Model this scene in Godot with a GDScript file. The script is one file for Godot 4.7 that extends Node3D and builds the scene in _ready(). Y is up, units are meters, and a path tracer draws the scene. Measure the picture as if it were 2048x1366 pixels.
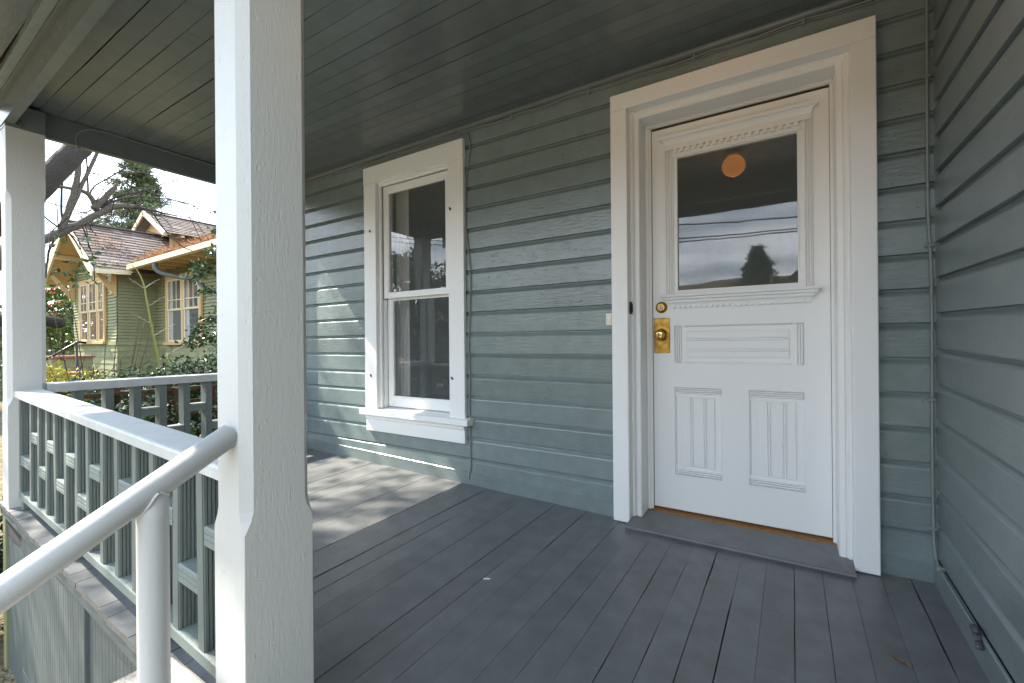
extends Node3D
# A painted front porch with a white door, looking along the siding to the neighbour's green house.
# Axes: the siding lies in the plane z = 0, the street is towards +z, the camera stands at the origin of x and y.

var mats := {}
var used := {}
var rng := RandomNumberGenerator.new()
const SLOPE := 0.015          # the porch floor drains outwards
const PITCH := 0.1375         # exposure of one siding board
const CEIL := 1.424
const WALL_L := -3.9
const SIDE_X := 0.472


func _ready() -> void:
	rng.seed = 7
	light_and_camera()
	make_materials()
	ground()
	porch_floor()
	porch_ceiling()
	back_wall()
	side_wall()
	house_shell()
	sash_window()
	door_frame()
	porch_door()
	beams_and_posts()
	railings()
	skirt_and_steps()
	handrail()
	cables()
	small_things()
	porch_lamp()
	neighbour_house()
	neighbour_yard()
	vegetation()
	wires()
	across_the_street()


# ---------------------------------------------------------------- camera, sky, sun
func light_and_camera() -> void:
	var cam := Camera3D.new()
	cam.name = "camera"
	cam.fov = 74.76
	cam.near = 0.02
	cam.far = 6000.0
	cam.rotation = Vector3(0.0003, 0.5607, -0.0086)
	cam.position = Vector3(0, 0, 2.35)
	add_child(cam)
	cam.current = true
	var sky_mat := ProceduralSkyMaterial.new()
	sky_mat.sky_top_color = Color(0.54, 0.65, 0.77)
	sky_mat.sky_horizon_color = Color(0.885, 0.91, 0.93)
	sky_mat.sky_curve = 0.16
	sky_mat.ground_bottom_color = Color(0.30, 0.27, 0.22)
	sky_mat.ground_horizon_color = Color(0.55, 0.53, 0.48)
	sky_mat.sky_energy_multiplier = 1.05
	sky_mat.sun_angle_max = 12.0
	sky_mat.sky_cover = cloud_cover()
	sky_mat.sky_cover_modulate = Color(1, 1, 1, 0.75)
	var sky := Sky.new()
	sky.sky_material = sky_mat
	var env := Environment.new()
	env.background_mode = Environment.BG_SKY
	env.sky = sky
	env.tonemap_mode = Environment.TONE_MAPPER_LINEAR
	env.tonemap_exposure = 3.95
	env.sdfgi_enabled = true
	env.ssao_enabled = true
	env.ssil_enabled = true
	var we := WorldEnvironment.new()
	we.name = "world_environment"
	we.environment = env
	add_child(we)
	var sun := DirectionalLight3D.new()
	sun.name = "sun"
	sun.light_color = Color(1.0, 0.955, 0.88)
	sun.light_energy = 1.5
	sun.light_angular_distance = 0.5
	sun.shadow_enabled = true
	sun.basis = Basis.looking_at(Vector3(0.935, -1.0, -0.25).normalized(), Vector3.UP)
	add_child(sun)


func cloud_cover() -> ImageTexture:
	var n := FastNoiseLite.new()
	n.seed = 11
	n.noise_type = FastNoiseLite.TYPE_SIMPLEX_SMOOTH
	n.frequency = 1.0
	n.fractal_type = FastNoiseLite.FRACTAL_FBM
	n.fractal_octaves = 6
	var w := 1024
	var h := 512
	var im := Image.create(w, h, false, Image.FORMAT_RGBA8)
	for j in h:
		var el := (0.5 - (j + 0.5) / h) * PI
		if el < 0.0:
			continue
		for i in w:
			var az := (i + 0.5) / w * TAU
			var d := Vector3(cos(el) * sin(az), sin(el), cos(el) * cos(az))
			# a flat layer of thin cloud, streaked along x
			var p := d / (d.y + 0.12)
			var v := n.get_noise_3d(p.x * 0.55, 3.0, p.z * 1.5) * 0.75 + n.get_noise_3d(p.x * 1.8, 9.0, p.z * 3.0) * 0.35
			var a := clampf(0.46 + v * 1.35, 0.0, 1.0)
			a = a * a * (3.0 - 2.0 * a)
			im.set_pixel(i, j, Color(0.96, 0.955, 0.945, a))
	return ImageTexture.create_from_image(im)


# ---------------------------------------------------------------- materials
func noise_tex(kind: int, freq: float, oct: int, size: int, sd: int, normal := false, strength := 4.0, lo := Color(0.8, 0.8, 0.8), hi := Color(1, 1, 1), mid := 0.0) -> NoiseTexture2D:
	var n := FastNoiseLite.new()
	n.noise_type = kind
	n.seed = sd
	n.frequency = freq
	n.fractal_type = FastNoiseLite.FRACTAL_FBM if oct > 1 else FastNoiseLite.FRACTAL_NONE
	n.fractal_octaves = oct
	var t := NoiseTexture2D.new()
	t.width = size
	t.height = size
	t.seamless = true
	t.noise = n
	if normal:
		t.as_normal_map = true
		t.bump_strength = strength
	else:
		var g := Gradient.new()
		g.set_color(0, lo)
		g.set_color(1, hi)
		if mid > 0.0:
			g.set_offset(0, mid)
		t.color_ramp = g
	return t


func wear(sd: int, upright: bool, fine: float, strokes: int, blobs: int, strength: float) -> ImageTexture:
	# relief of hand-brushed paint: brush streaks, runs, scratches, blobs and small pits
	var r := RandomNumberGenerator.new()
	r.seed = sd
	var n := FastNoiseLite.new()
	n.seed = sd
	n.frequency = 0.05
	n.fractal_octaves = 4
	var im := n.get_seamless_image(192, 1024)
	im.convert(Image.FORMAT_RGB8)
	im.resize(1024, 1024, Image.INTERPOLATE_CUBIC)
	im.adjust_bcs(1.0, fine, 1.0)
	im.convert(Image.FORMAT_RF)
	for k in strokes:
		var p := Vector2(r.randf() * 1024.0, r.randf() * 1024.0)
		var d := Vector2(1, r.randf_range(-0.10, 0.10)) if r.randf() < 0.75 else Vector2(r.randf_range(-1, 1), r.randf_range(-1, 1)).normalized()
		var len := int(r.randf_range(8, 70))
		var h := r.randf_range(0.10, 0.34) * (-1.0 if r.randf() < 0.35 else 1.0)
		var wd := r.randi_range(1, 3)
		for i in len:
			p += d + Vector2(0, r.randf_range(-0.25, 0.25))
			var f := h * sin(PI * (i + 0.5) / len)
			for y in range(-wd, wd + 1):
				var px := posmod(int(p.x), 1024)
				var py := posmod(int(p.y) + y, 1024)
				var c := im.get_pixel(px, py).r + f * (1.0 - absf(y) / (wd + 1.0)) * 0.5
				im.set_pixel(px, py, Color(c, c, c))
	for k in blobs:
		var c0 := Vector2i(r.randi_range(0, 1023), r.randi_range(0, 1023))
		var rad := r.randi_range(2, 7)
		var h := r.randf_range(-0.35, 0.30)
		for y in range(-rad, rad + 1):
			for x in range(-rad * 2, rad * 2 + 1):
				var q := Vector2(x * 0.5, y).length() / rad
				if q < 1.0:
					var px := posmod(c0.x + x, 1024)
					var py := posmod(c0.y + y, 1024)
					var c := im.get_pixel(px, py).r + h * (1.0 - q * q)
					im.set_pixel(px, py, Color(c, c, c))
	if upright:
		im.rotate_90(CLOCKWISE)
	im.bump_map_to_normal_map(strength)
	return ImageTexture.create_from_image(im)


func lin(r: float, g: float, b: float) -> Color:
	return Color(r, g, b).linear_to_srgb()


var tex := {}


func paint(key: String, c: Color, rough: float, scale: Vector3, tone: String, relief: String, nscale := 0.5, spec := 0.5) -> StandardMaterial3D:
	var m := StandardMaterial3D.new()
	m.resource_name = key
	m.albedo_color = c
	m.roughness = rough
	m.metallic_specular = spec
	m.uv1_triplanar = true
	m.uv1_world_triplanar = true
	m.uv1_scale = scale
	if tone:
		m.albedo_texture = tex[tone]
	if relief:
		m.normal_enabled = true
		m.normal_texture = tex[relief]
		m.normal_scale = nscale
	mats[key] = m
	return m


func plain(key: String, c: Color, rough := 0.6, metal := 0.0, spec := 0.5) -> StandardMaterial3D:
	var m := StandardMaterial3D.new()
	m.resource_name = key
	m.albedo_color = c
	m.roughness = rough
	m.metallic = metal
	m.metallic_specular = spec
	mats[key] = m
	return m


func leafy(key: String, rough := 0.4, back := 0.35) -> StandardMaterial3D:
	var m := StandardMaterial3D.new()
	m.resource_name = key
	m.vertex_color_use_as_albedo = true
	m.roughness = rough
	m.backlight_enabled = true
	m.backlight = Color(back, back, back * 0.6)
	m.cull_mode = BaseMaterial3D.CULL_DISABLED
	mats[key] = m
	return m


func make_materials() -> void:
	var sx := FastNoiseLite.TYPE_SIMPLEX_SMOOTH
	tex["tone"] = noise_tex(sx, 0.012, 5, 512, 3, false, 0, Color(0.91, 0.915, 0.915), Color(1, 1, 1))
	tex["tone_strong"] = noise_tex(sx, 0.02, 6, 512, 5, false, 0, Color(0.62, 0.62, 0.62), Color(1, 1, 1))
	tex["scuff"] = noise_tex(sx, 0.008, 7, 1024, 9, false, 0, Color(0.84, 0.84, 0.835), Color(1, 1, 1))
	tex["brush"] = noise_tex(sx, 0.02, 5, 512, 21, true, 5.0)
	tex["wear_h"] = wear(41, false, 0.16, 520, 130, 5.0)
	tex["wear_v"] = wear(42, true, 0.16, 640, 260, 5.0)
	tex["waves"] = noise_tex(sx, 0.006, 2, 512, 33, true, 2.0)
	tex["lumps"] = noise_tex(FastNoiseLite.TYPE_CELLULAR, 0.03, 2, 512, 22, true, 4.0)
	tex["drips"] = noise_tex(sx, 0.03, 4, 512, 23, true, 8.0)
	tex["grit"] = noise_tex(sx, 0.12, 3, 512, 24, true, 6.0)
	tex["wood"] = noise_tex(sx, 0.03, 5, 512, 25, false, 0, Color(0.50, 0.42, 0.34), Color(1, 1, 1))
	tex["bark"] = noise_tex(FastNoiseLite.TYPE_CELLULAR, 0.04, 4, 512, 26, true, 10.0)
	tex["barktone"] = noise_tex(sx, 0.03, 5, 512, 27, false, 0, Color(0.45, 0.42, 0.38), Color(1, 1, 1))
	tex["soil"] = noise_tex(sx, 0.02, 6, 512, 28, false, 0, Color(0.55, 0.50, 0.38), Color(1, 0.98, 0.9))
	for v in 3:
		var k: float = [1.0, 0.94, 1.05][v]
		paint("siding_x%d" % v, lin(0.200 * k, 0.250 * k, 0.246 * k), 0.23, Vector3(1.15, 1.15, 1.15), "tone", "wear_h", 1.0, 0.6)
		paint("siding_z%d" % v, lin(0.193 * k, 0.233 * k, 0.236 * k), 0.32, Vector3(1.0, 1.0, 1.0), "tone", "wear_h", 0.7)
		paint("floor%d" % v, lin(0.165 * k, 0.174 * k, 0.182 * k), 0.38, Vector3(0.9, 0.9, 0.9), "scuff", "wear_v", 0.30)
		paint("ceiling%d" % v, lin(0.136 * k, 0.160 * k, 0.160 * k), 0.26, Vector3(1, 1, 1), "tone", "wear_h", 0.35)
	paint("grey_y", lin(0.15, 0.182, 0.172), 0.5, Vector3(8, 1.0, 8), "tone", "brush", 0.4)
	paint("skirt_grey", lin(0.105, 0.132, 0.135), 0.5, Vector3(1.2, 1.2, 1.2), "tone", "wear_v", 0.5)
	paint("grey_rough", lin(0.19, 0.225, 0.21), 0.6, Vector3(9, 9, 9), "tone", "lumps", 1.0)
	paint("white_x", lin(0.82, 0.825, 0.81), 0.42, Vector3(1.5, 1.5, 1.5), "", "wear_h", 0.30)
	paint("white_y", lin(0.82, 0.825, 0.81), 0.42, Vector3(1.5, 1.5, 1.5), "", "wear_v", 0.30)
	paint("door_white", lin(0.83, 0.835, 0.825), 0.40, Vector3(1.3, 1.3, 1.3), "", "wear_v", 0.14)
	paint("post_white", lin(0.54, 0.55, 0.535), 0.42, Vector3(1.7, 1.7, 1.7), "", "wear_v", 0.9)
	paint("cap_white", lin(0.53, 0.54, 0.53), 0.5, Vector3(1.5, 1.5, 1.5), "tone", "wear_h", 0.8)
	paint("pipe_white", lin(0.48, 0.49, 0.49), 0.34, Vector3(10, 10, 10), "", "brush", 0.25)
	paint("bare_wood", lin(0.50, 0.27, 0.10), 0.5, Vector3(1.5, 22, 22), "wood", "brush", 0.4)
	paint("weather", lin(0.16, 0.10, 0.055), 0.9, Vector3(20, 3, 20), "wood", "", 0.4)
	paint("fence_wood", lin(0.12, 0.065, 0.04), 0.8, Vector3(12, 3, 12), "wood", "brush", 0.8)
	paint("concrete", lin(0.50, 0.48, 0.45), 0.85, Vector3(2, 2, 2), "tone_strong", "grit", 0.5)
	paint("soil", lin(0.25, 0.22, 0.165), 1.0, Vector3(0.35, 0.35, 0.35), "soil", "grit", 1.0)
	paint("asphalt", lin(0.06, 0.06, 0.062), 0.95, Vector3(1, 1, 1), "tone_strong", "grit", 0.6)
	paint("bark", lin(0.16, 0.135, 0.105), 0.95, Vector3(3, 3, 3), "barktone", "bark", 1.0)
	paint("dark_bark", lin(0.060, 0.050, 0.042), 0.95, Vector3(4, 4, 4), "barktone", "bark", 1.0)
	paint("twig", lin(0.13, 0.10, 0.075), 0.9, Vector3(6, 6, 6), "barktone", "", 1.0)
	paint("green_stem", lin(0.26, 0.26, 0.06), 0.7, Vector3(6, 6, 6), "tone", "", 1.0)
	for v in 3:
		var k: float = [1.0, 0.9, 1.08][v]
		paint("green_siding%d" % v, lin(0.245 * k, 0.258 * k, 0.135 * k), 0.6, Vector3(1.0, 5, 1.0), "tone", "brush", 0.4)
		paint("shingle%d" % v, lin([0.22, 0.16, 0.27][v], [0.165, 0.12, 0.215][v], [0.14, 0.10, 0.19][v]), 0.9, Vector3(3, 3, 3), "tone_strong", "grit", 0.6)
	paint("yellow_trim", lin(0.54, 0.365, 0.165), 0.55, Vector3(4, 4, 4), "tone", "", 0.3)
	paint("cream_trim", lin(0.62, 0.53, 0.36), 0.5, Vector3(4, 4, 4), "tone", "", 0.3)
	paint("red_cap", lin(0.30, 0.10, 0.07), 0.8, Vector3(4, 4, 4), "tone", "", 0.3)
	paint("roof_far", lin(0.20, 0.18, 0.17), 0.9, Vector3(2, 2, 2), "tone_strong", "", 0.3)
	paint("plaster", lin(0.34, 0.33, 0.31), 0.9, Vector3(1, 1, 1), "tone", "", 0.3)
	paint("hill", lin(0.17, 0.13, 0.10), 1.0, Vector3(0.01, 0.01, 0.01), "soil", "", 0.3)
	plain("black", lin(0.012, 0.012, 0.013), 0.35)
	plain("dark", lin(0.03, 0.032, 0.032), 0.9)
	plain("cable", lin(0.21, 0.235, 0.23), 0.5)
	plain("cable_dark", lin(0.07, 0.075, 0.075), 0.5)
	plain("wire", lin(0.02, 0.02, 0.021), 0.6)
	plain("bell", lin(0.72, 0.68, 0.58), 0.4)
	plain("bell_button", lin(0.80, 0.76, 0.64), 0.3)
	plain("galvanised", lin(0.10, 0.125, 0.13), 0.5)
	plain("pale_twig", lin(0.26, 0.22, 0.19), 0.9)
	plain("curtain", lin(0.42, 0.41, 0.39), 0.9)
	plain("amber_blind", lin(0.34, 0.17, 0.055), 0.8)
	plain("grey_screen", lin(0.10, 0.10, 0.11), 0.9)
	plain("needles_brown", lin(0.27, 0.13, 0.06), 0.95)
	plain("dry_leaf", lin(0.17, 0.115, 0.07), 0.8)
	plain("paint_chip", lin(0.75, 0.76, 0.76), 0.5)
	plain("yellow_bit", lin(0.55, 0.40, 0.14), 0.8)
	var brass := paint("brass", Color(0.86, 0.69, 0.36), 0.26, Vector3(2.5, 2.5, 2.5), "tone_strong", "", 0.2)
	brass.metallic = 1.0
	var brass2 := paint("brass_bright", Color(0.86, 0.68, 0.36), 0.10, Vector3(10, 10, 10), "", "", 0.2)
	brass2.metallic = 1.0
	plain("steel", Color(0.78, 0.78, 0.8), 0.15, 1.0)
	var glass := plain("glass", Color(0.9, 0.95, 0.95, 0.04), 0.0, 0.0, 0.5)
	glass.uv1_triplanar = true
	glass.uv1_world_triplanar = true
	glass.uv1_scale = Vector3(1.3, 1.3, 1.3)
	glass.normal_enabled = true
	glass.normal_texture = tex["waves"]
	glass.normal_scale = 0.035
	glass.transparency = BaseMaterial3D.TRANSPARENCY_ALPHA
	var globe := plain("globe", Color(0.9, 0.72, 0.45), 0.3)
	globe.emission_enabled = true
	globe.emission = Color(1.0, 0.66, 0.30)
	globe.emission_energy_multiplier = 0.95
	var gs := plain("globe_seam", Color(0.62, 0.44, 0.22), 0.4)
	gs.emission_enabled = true
	gs.emission = Color(1.0, 0.58, 0.22)
	gs.emission_energy_multiplier = 0.38
	leafy("leaf", 0.4, 0.35)
	leafy("leaf_gloss", 0.28, 0.25)
	leafy("needle", 0.6, 0.2)
	leafy("litter", 0.9, 0.1)


# ---------------------------------------------------------------- nodes
func numbered(called: String) -> String:
	if not used.has(called):
		used[called] = 0
		return called
	used[called] += 1
	return "%s_%03d" % [called, used[called]]


func tag(o: Node3D, label: String, category: String, group := "", kind := "") -> Node3D:
	if label:
		o.set_meta("label", label)
	if category:
		o.set_meta("category", category)
	if group:
		o.set_meta("group", group)
	if kind:
		o.set_meta("kind", kind)
	return o


func thing(called: String, label: String, category: String, at := Vector3.ZERO, group := "", kind := "") -> Node3D:
	var o := Node3D.new()
	o.name = numbered(called)
	o.position = at
	add_child(o)
	return tag(o, label, category, group, kind)


func part(called: String, st, mat: String, parent: Node3D, label := "") -> MeshInstance3D:
	var mi := MeshInstance3D.new()
	mi.name = called
	mi.mesh = done(st) if st is SurfaceTool else st
	mi.material_override = mats[mat]
	if label:
		mi.set_meta("label", label)
	parent.add_child(mi, true)
	return mi


func single(called: String, st, mat: String, label: String, category: String, group := "", kind := "") -> MeshInstance3D:
	var mi := MeshInstance3D.new()
	mi.name = numbered(called)
	mi.mesh = done(st) if st is SurfaceTool else st
	mi.material_override = mats[mat]
	add_child(mi)
	tag(mi, label, category, group, kind)
	return mi


# ---------------------------------------------------------------- mesh helpers
func mk(smooth := false) -> SurfaceTool:
	var st := SurfaceTool.new()
	st.begin(Mesh.PRIMITIVE_TRIANGLES)
	st.set_smooth_group(0 if smooth else -1)
	return st


func done(st: SurfaceTool) -> ArrayMesh:
	st.generate_normals()
	return st.commit()


func tri(st: SurfaceTool, a: Vector3, b: Vector3, c: Vector3, out: Vector3) -> void:
	# front faces run clockwise seen from the side that out points to
	if (c - a).cross(b - a).dot(out) < 0.0:
		var t := b
		b = c
		c = t
	st.add_vertex(a)
	st.add_vertex(b)
	st.add_vertex(c)


func quad(st: SurfaceTool, a: Vector3, b: Vector3, c: Vector3, d: Vector3, out: Vector3) -> void:
	tri(st, a, b, c, out)
	tri(st, a, c, d, out)


func box(st: SurfaceTool, lo: Vector3, hi: Vector3, bev := 0.0) -> void:
	var c := (lo + hi) * 0.5
	var h := (hi - lo) * 0.5
	var b := minf(bev, minf(h.x, minf(h.y, h.z)) * 0.9)
	for ax in 3:
		var u := (ax + 1) % 3
		var v := (ax + 2) % 3
		for s in [-1.0, 1.0]:
			var q: Array[Vector3] = []
			for k in [[-1.0, -1.0], [1.0, -1.0], [1.0, 1.0], [-1.0, 1.0]]:
				var p := Vector3.ZERO
				p[ax] = s * h[ax]
				p[u] = k[0] * (h[u] - b)
				p[v] = k[1] * (h[v] - b)
				q.append(c + p)
			var n := Vector3.ZERO
			n[ax] = s
			quad(st, q[0], q[1], q[2], q[3], n)
	if b <= 0.0:
		return
	for ax in 3:   # edges along ax
		var u := (ax + 1) % 3
		var v := (ax + 2) % 3
		for su in [-1.0, 1.0]:
			for sv in [-1.0, 1.0]:
				var q: Array[Vector3] = []
				for k in [[-1.0, 0], [1.0, 0], [1.0, 1], [-1.0, 1]]:
					var p := Vector3.ZERO
					p[ax] = k[0] * (h[ax] - b)
					p[u] = su * (h[u] - (b if k[1] == 1 else 0.0))
					p[v] = sv * (h[v] - (0.0 if k[1] == 1 else b))
					q.append(c + p)
				var n := Vector3.ZERO
				n[u] = su
				n[v] = sv
				quad(st, q[0], q[1], q[2], q[3], n)
	for sx in [-1.0, 1.0]:
		for sy in [-1.0, 1.0]:
			for sz in [-1.0, 1.0]:
				var s := Vector3(sx, sy, sz)
				tri(st, c + s * Vector3(h.x, h.y - b, h.z - b), c + s * Vector3(h.x - b, h.y, h.z - b), c + s * Vector3(h.x - b, h.y - b, h.z), s)


func boxes(list: Array, bev := 0.0) -> SurfaceTool:
	var st := mk()
	for r in list:
		box(st, r[0], r[1], bev)
	return st


func one(lo: Vector3, hi: Vector3, bev := 0.0) -> SurfaceTool:
	var st := mk()
	box(st, lo, hi, bev)
	return st


func prism(st: SurfaceTool, prof: PackedVector2Array, o0: Vector3, o1: Vector3, u: Vector3, v: Vector3) -> void:
	var area := 0.0
	var n := prof.size()
	for i in n:
		area += prof[i].cross(prof[(i + 1) % n])
	var sg := signf(area)
	for i in n:
		var a := prof[i]
		var b := prof[(i + 1) % n]
		var out := Vector2(b.y - a.y, a.x - b.x) * sg
		var p := u * a.x + v * a.y
		var q := u * b.x + v * b.y
		quad(st, o0 + p, o0 + q, o1 + q, o1 + p, u * out.x + v * out.y)
	var idx := Geometry2D.triangulate_polygon(prof)
	var w := (o1 - o0).normalized()
	for e in [[o0, -w], [o1, w]]:
		for k in range(0, idx.size(), 3):
			var t: Array[Vector3] = []
			for m in 3:
				var z := prof[idx[k + m]]
				t.append(e[0] + u * z.x + v * z.y)
			tri(st, t[0], t[1], t[2], e[1])


func bar(st: SurfaceTool, a: Vector3, b: Vector3, w: float, h: float, up := Vector3.UP) -> void:
	# a straight stick of w (sideways) by h (along up) from a to b
	var d := (b - a).normalized()
	var s := d.cross(up).normalized()
	var t := s.cross(d).normalized()
	prism(st, PackedVector2Array([Vector2(-w / 2, -h / 2), Vector2(w / 2, -h / 2), Vector2(w / 2, h / 2), Vector2(-w / 2, h / 2)]), a, b, s, t)


func tube(st: SurfaceTool, pts: Array, radii, sides := 8, caps := true) -> void:
	var n := pts.size()
	var rings: Array = []
	var ref := Vector3.UP
	var d0: Vector3 = (pts[1] - pts[0]).normalized()
	if absf(d0.dot(ref)) > 0.9:
		ref = Vector3.RIGHT
	var s := d0.cross(ref).normalized()
	for i in n:
		var d: Vector3
		if i == 0:
			d = d0
		elif i == n - 1:
			d = (pts[i] - pts[i - 1]).normalized()
		else:
			d = ((pts[i] - pts[i - 1]).normalized() + (pts[i + 1] - pts[i]).normalized()).normalized()
		s = (s - d * s.dot(d)).normalized()
		var t := d.cross(s)
		var r: float = radii[i] if radii is Array else radii
		var ring: Array[Vector3] = []
		for k in sides:
			var a := TAU * k / sides
			ring.append(pts[i] + (s * cos(a) + t * sin(a)) * r)
		rings.append(ring)
	for i in n - 1:
		for k in sides:
			var k2 := (k + 1) % sides
			var out: Vector3 = (rings[i][k] + rings[i][k2]) * 0.5 - pts[i]
			quad(st, rings[i][k], rings[i][k2], rings[i + 1][k2], rings[i + 1][k], out)
	if caps:
		for e in [[0, pts[0] - pts[1]], [n - 1, pts[n - 1] - pts[n - 2]]]:
			for k in range(1, sides - 1):
				tri(st, rings[e[0]][0], rings[e[0]][k], rings[e[0]][k + 1], e[1])


func smooth_path(pts: Array, per := 4) -> Array:
	var out: Array = []
	var n := pts.size()
	for i in n - 1:
		var p0 = pts[maxi(i - 1, 0)]
		var p1 = pts[i]
		var p2 = pts[i + 1]
		var p3 = pts[mini(i + 2, n - 1)]
		for k in per:
			var t := float(k) / per
			out.append(0.5 * ((2.0 * p1) + (p2 - p0) * t + (2.0 * p0 - 5.0 * p1 + 4.0 * p2 - p3) * t * t + (3.0 * p1 - p0 - 3.0 * p2 + p3) * t * t * t))
	out.append(pts[n - 1])
	return out


func branch(st: SurfaceTool, pts: Array, sides := 7, wob := 0.0) -> void:
	# pts are Vector4: place and radius
	var sm := smooth_path(pts, 4)
	var p: Array = []
	var r: Array = []
	for q in sm:
		p.append(Vector3(q.x, q.y, q.z) + Vector3(rng.randf_range(-wob, wob), rng.randf_range(-wob, wob), rng.randf_range(-wob, wob)))
		r.append(maxf(q.w, 0.002))
	tube(st, p, r, sides)


func lathe(st: SurfaceTool, prof: Array, at: Vector3, axis: Vector3, sides := 24) -> void:
	# prof: Vector2(radius, distance along axis)
	var ref := Vector3.UP if absf(axis.dot(Vector3.UP)) < 0.9 else Vector3.RIGHT
	var s := axis.cross(ref).normalized()
	var t := axis.cross(s).normalized()
	for i in prof.size() - 1:
		var a: Vector2 = prof[i]
		var b: Vector2 = prof[i + 1]
		var on := Vector2(b.y - a.y, a.x - b.x)
		for k in sides:
			var a0 := TAU * k / sides
			var a1 := TAU * (k + 1) / sides
			var e0 := s * cos(a0) + t * sin(a0)
			var e1 := s * cos(a1) + t * sin(a1)
			var out := (e0 + e1) * 0.5 * on.x + axis * on.y
			if a.x < 1e-5:
				tri(st, at + axis * a.y, at + e0 * b.x + axis * b.y, at + e1 * b.x + axis * b.y, out)
			elif b.x < 1e-5:
				tri(st, at + e0 * a.x + axis * a.y, at + e1 * a.x + axis * a.y, at + axis * b.y, out)
			else:
				quad(st, at + e0 * a.x + axis * a.y, at + e1 * a.x + axis * a.y, at + e1 * b.x + axis * b.y, at + e0 * b.x + axis * b.y, out)


func leaves(places: PackedVector3Array, lo: float, hi: float, slim: float, c0: Color, c1: Color, droop := 0.0) -> ArrayMesh:
	# folded leaf-sized faces, each with its own tilt and tone
	var v := PackedVector3Array()
	var col := PackedColorArray()
	var ix := PackedInt32Array()
	for p in places:
		var d := Vector3(rng.randfn(), rng.randfn() - droop, rng.randfn()).normalized()
		var s := d.cross(Vector3(rng.randfn(), rng.randfn(), rng.randfn())).normalized()
		var nn := d.cross(s)
		var l := rng.randf_range(lo, hi)
		var w := l * slim * rng.randf_range(0.8, 1.2)
		var b := v.size()
		v.append(p)
		v.append(p + d * l * 0.5 + s * w * 0.5 + nn * w * 0.22)
		v.append(p + d * l)
		v.append(p + d * l * 0.5 - s * w * 0.5 + nn * w * 0.22)
		var c := c0.lerp(c1, rng.randf())
		for k in 4:
			col.append(c)
		for k in [0, 1, 2, 0, 2, 3]:
			ix.append(b + k)
	var a := []
	a.resize(Mesh.ARRAY_MAX)
	a[Mesh.ARRAY_VERTEX] = v
	a[Mesh.ARRAY_COLOR] = col
	a[Mesh.ARRAY_INDEX] = ix
	var m := ArrayMesh.new()
	m.add_surface_from_arrays(Mesh.PRIMITIVE_TRIANGLES, a)
	return m


func clumps(centres: Array, per: int, spread: float, squash := 0.7) -> PackedVector3Array:
	var out := PackedVector3Array()
	for c in centres:
		for k in per:
			out.append(c + Vector3(rng.randfn() * spread, rng.randfn() * spread * squash, rng.randfn() * spread))
	return out


func floor_y(x: float, z: float) -> float:
	return -0.957 + 0.017 * maxf(0.0, -0.8 - x) - SLOPE * z


func edge_z(x: float) -> float:
	return 1.788 + 0.029 * (x + 1.71)


func rail_z(x: float) -> float:
	return 1.73 + 0.035 * (x + 1.15)


# ---------------------------------------------------------------- the setting underfoot
func ground() -> void:
	var st := mk()
	var n := 60
	# one sheet that dips a little and reaches the horizon
	var xs: Array = []
	for i in n + 1:
		var t := (float(i) / n) * 2.0 - 1.0
		xs.append(signf(t) * (absf(t) * 20.0 + pow(absf(t), 6.0) * 3000.0))
	var hh := FastNoiseLite.new()
	hh.seed = 4
	hh.frequency = 0.35
	for i in n:
		for j in n:
			var q: Array[Vector3] = []
			for k in [[i, j], [i + 1, j], [i + 1, j + 1], [i, j + 1]]:
				var x: float = xs[k[0]]
				var z: float = xs[k[1]]
				q.append(Vector3(x, -1.95 + (hh.get_noise_2d(x, z) * 0.05 if absf(x) < 25 and absf(z) < 25 else 0.0), z))
			quad(st, q[0], q[1], q[2], q[3], Vector3.UP)
	single("ground", st, "soil", "dry brown yard soil around the porch and the green house", "ground", "", "structure")
	var fp := thing("front_path", "pale concrete path running from the porch steps to the street", "path", Vector3.ZERO, "", "structure")
	for k in 7:
		part("path_slab", one(Vector3(-0.9, -2.0, 3.45 + k * 1.2), Vector3(0.35, -1.86 + 0.004 * (k % 2), 4.64 + k * 1.2), 0.008), "concrete", fp)
	single("street", one(Vector3(-200, -2.1, 13.5), Vector3(200, -1.885, 21), 0.0), "asphalt", "grey asphalt street in front of the house", "street", "", "structure")


# ---------------------------------------------------------------- porch floor and ceiling
func plank_mesh(w: float, h: float, n: int, sd: int, most: float, least := 0.0004) -> ArrayMesh:
	# a board one unit long with its face up; the gap at either edge opens and closes along the board
	var r := RandomNumberGenerator.new()
	r.seed = sd
	var st := mk()
	var edge: Array = []
	for side in 2:
		var g: Array[float] = []
		var wide := 0.0
		for k in n + 1:
			if r.randf() < 0.3:
				wide = most * pow(r.randf(), 1.3) if r.randf() < 0.55 else 0.0
			g.append(least + wide * r.randf_range(0.6, 1.0))
		edge.append(g)
	for k in n:
		var z0 := float(k) / n
		var z1 := float(k + 1) / n
		var a0: float = edge[0][k]
		var a1: float = edge[0][k + 1]
		var b0: float = w - edge[1][k]
		var b1: float = w - edge[1][k + 1]
		quad(st, Vector3(a0, 0, z0), Vector3(b0, 0, z0), Vector3(b1, 0, z1), Vector3(a1, 0, z1), Vector3.UP)
		quad(st, Vector3(a0, 0, z0), Vector3(a1, 0, z1), Vector3(a1, -h, z1), Vector3(a0, -h, z0), Vector3.LEFT)
		quad(st, Vector3(b0, 0, z0), Vector3(b1, 0, z1), Vector3(b1, -h, z1), Vector3(b0, -h, z0), Vector3.RIGHT)
	for e in [[0, 0.0, Vector3.FORWARD], [n, 1.0, Vector3.BACK]]:
		var a: float = edge[0][e[0]]
		var b: float = w - edge[1][e[0]]
		quad(st, Vector3(a, 0, e[1]), Vector3(b, 0, e[1]), Vector3(b, -h, e[1]), Vector3(a, -h, e[1]), e[2])
	return done(st)


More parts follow.
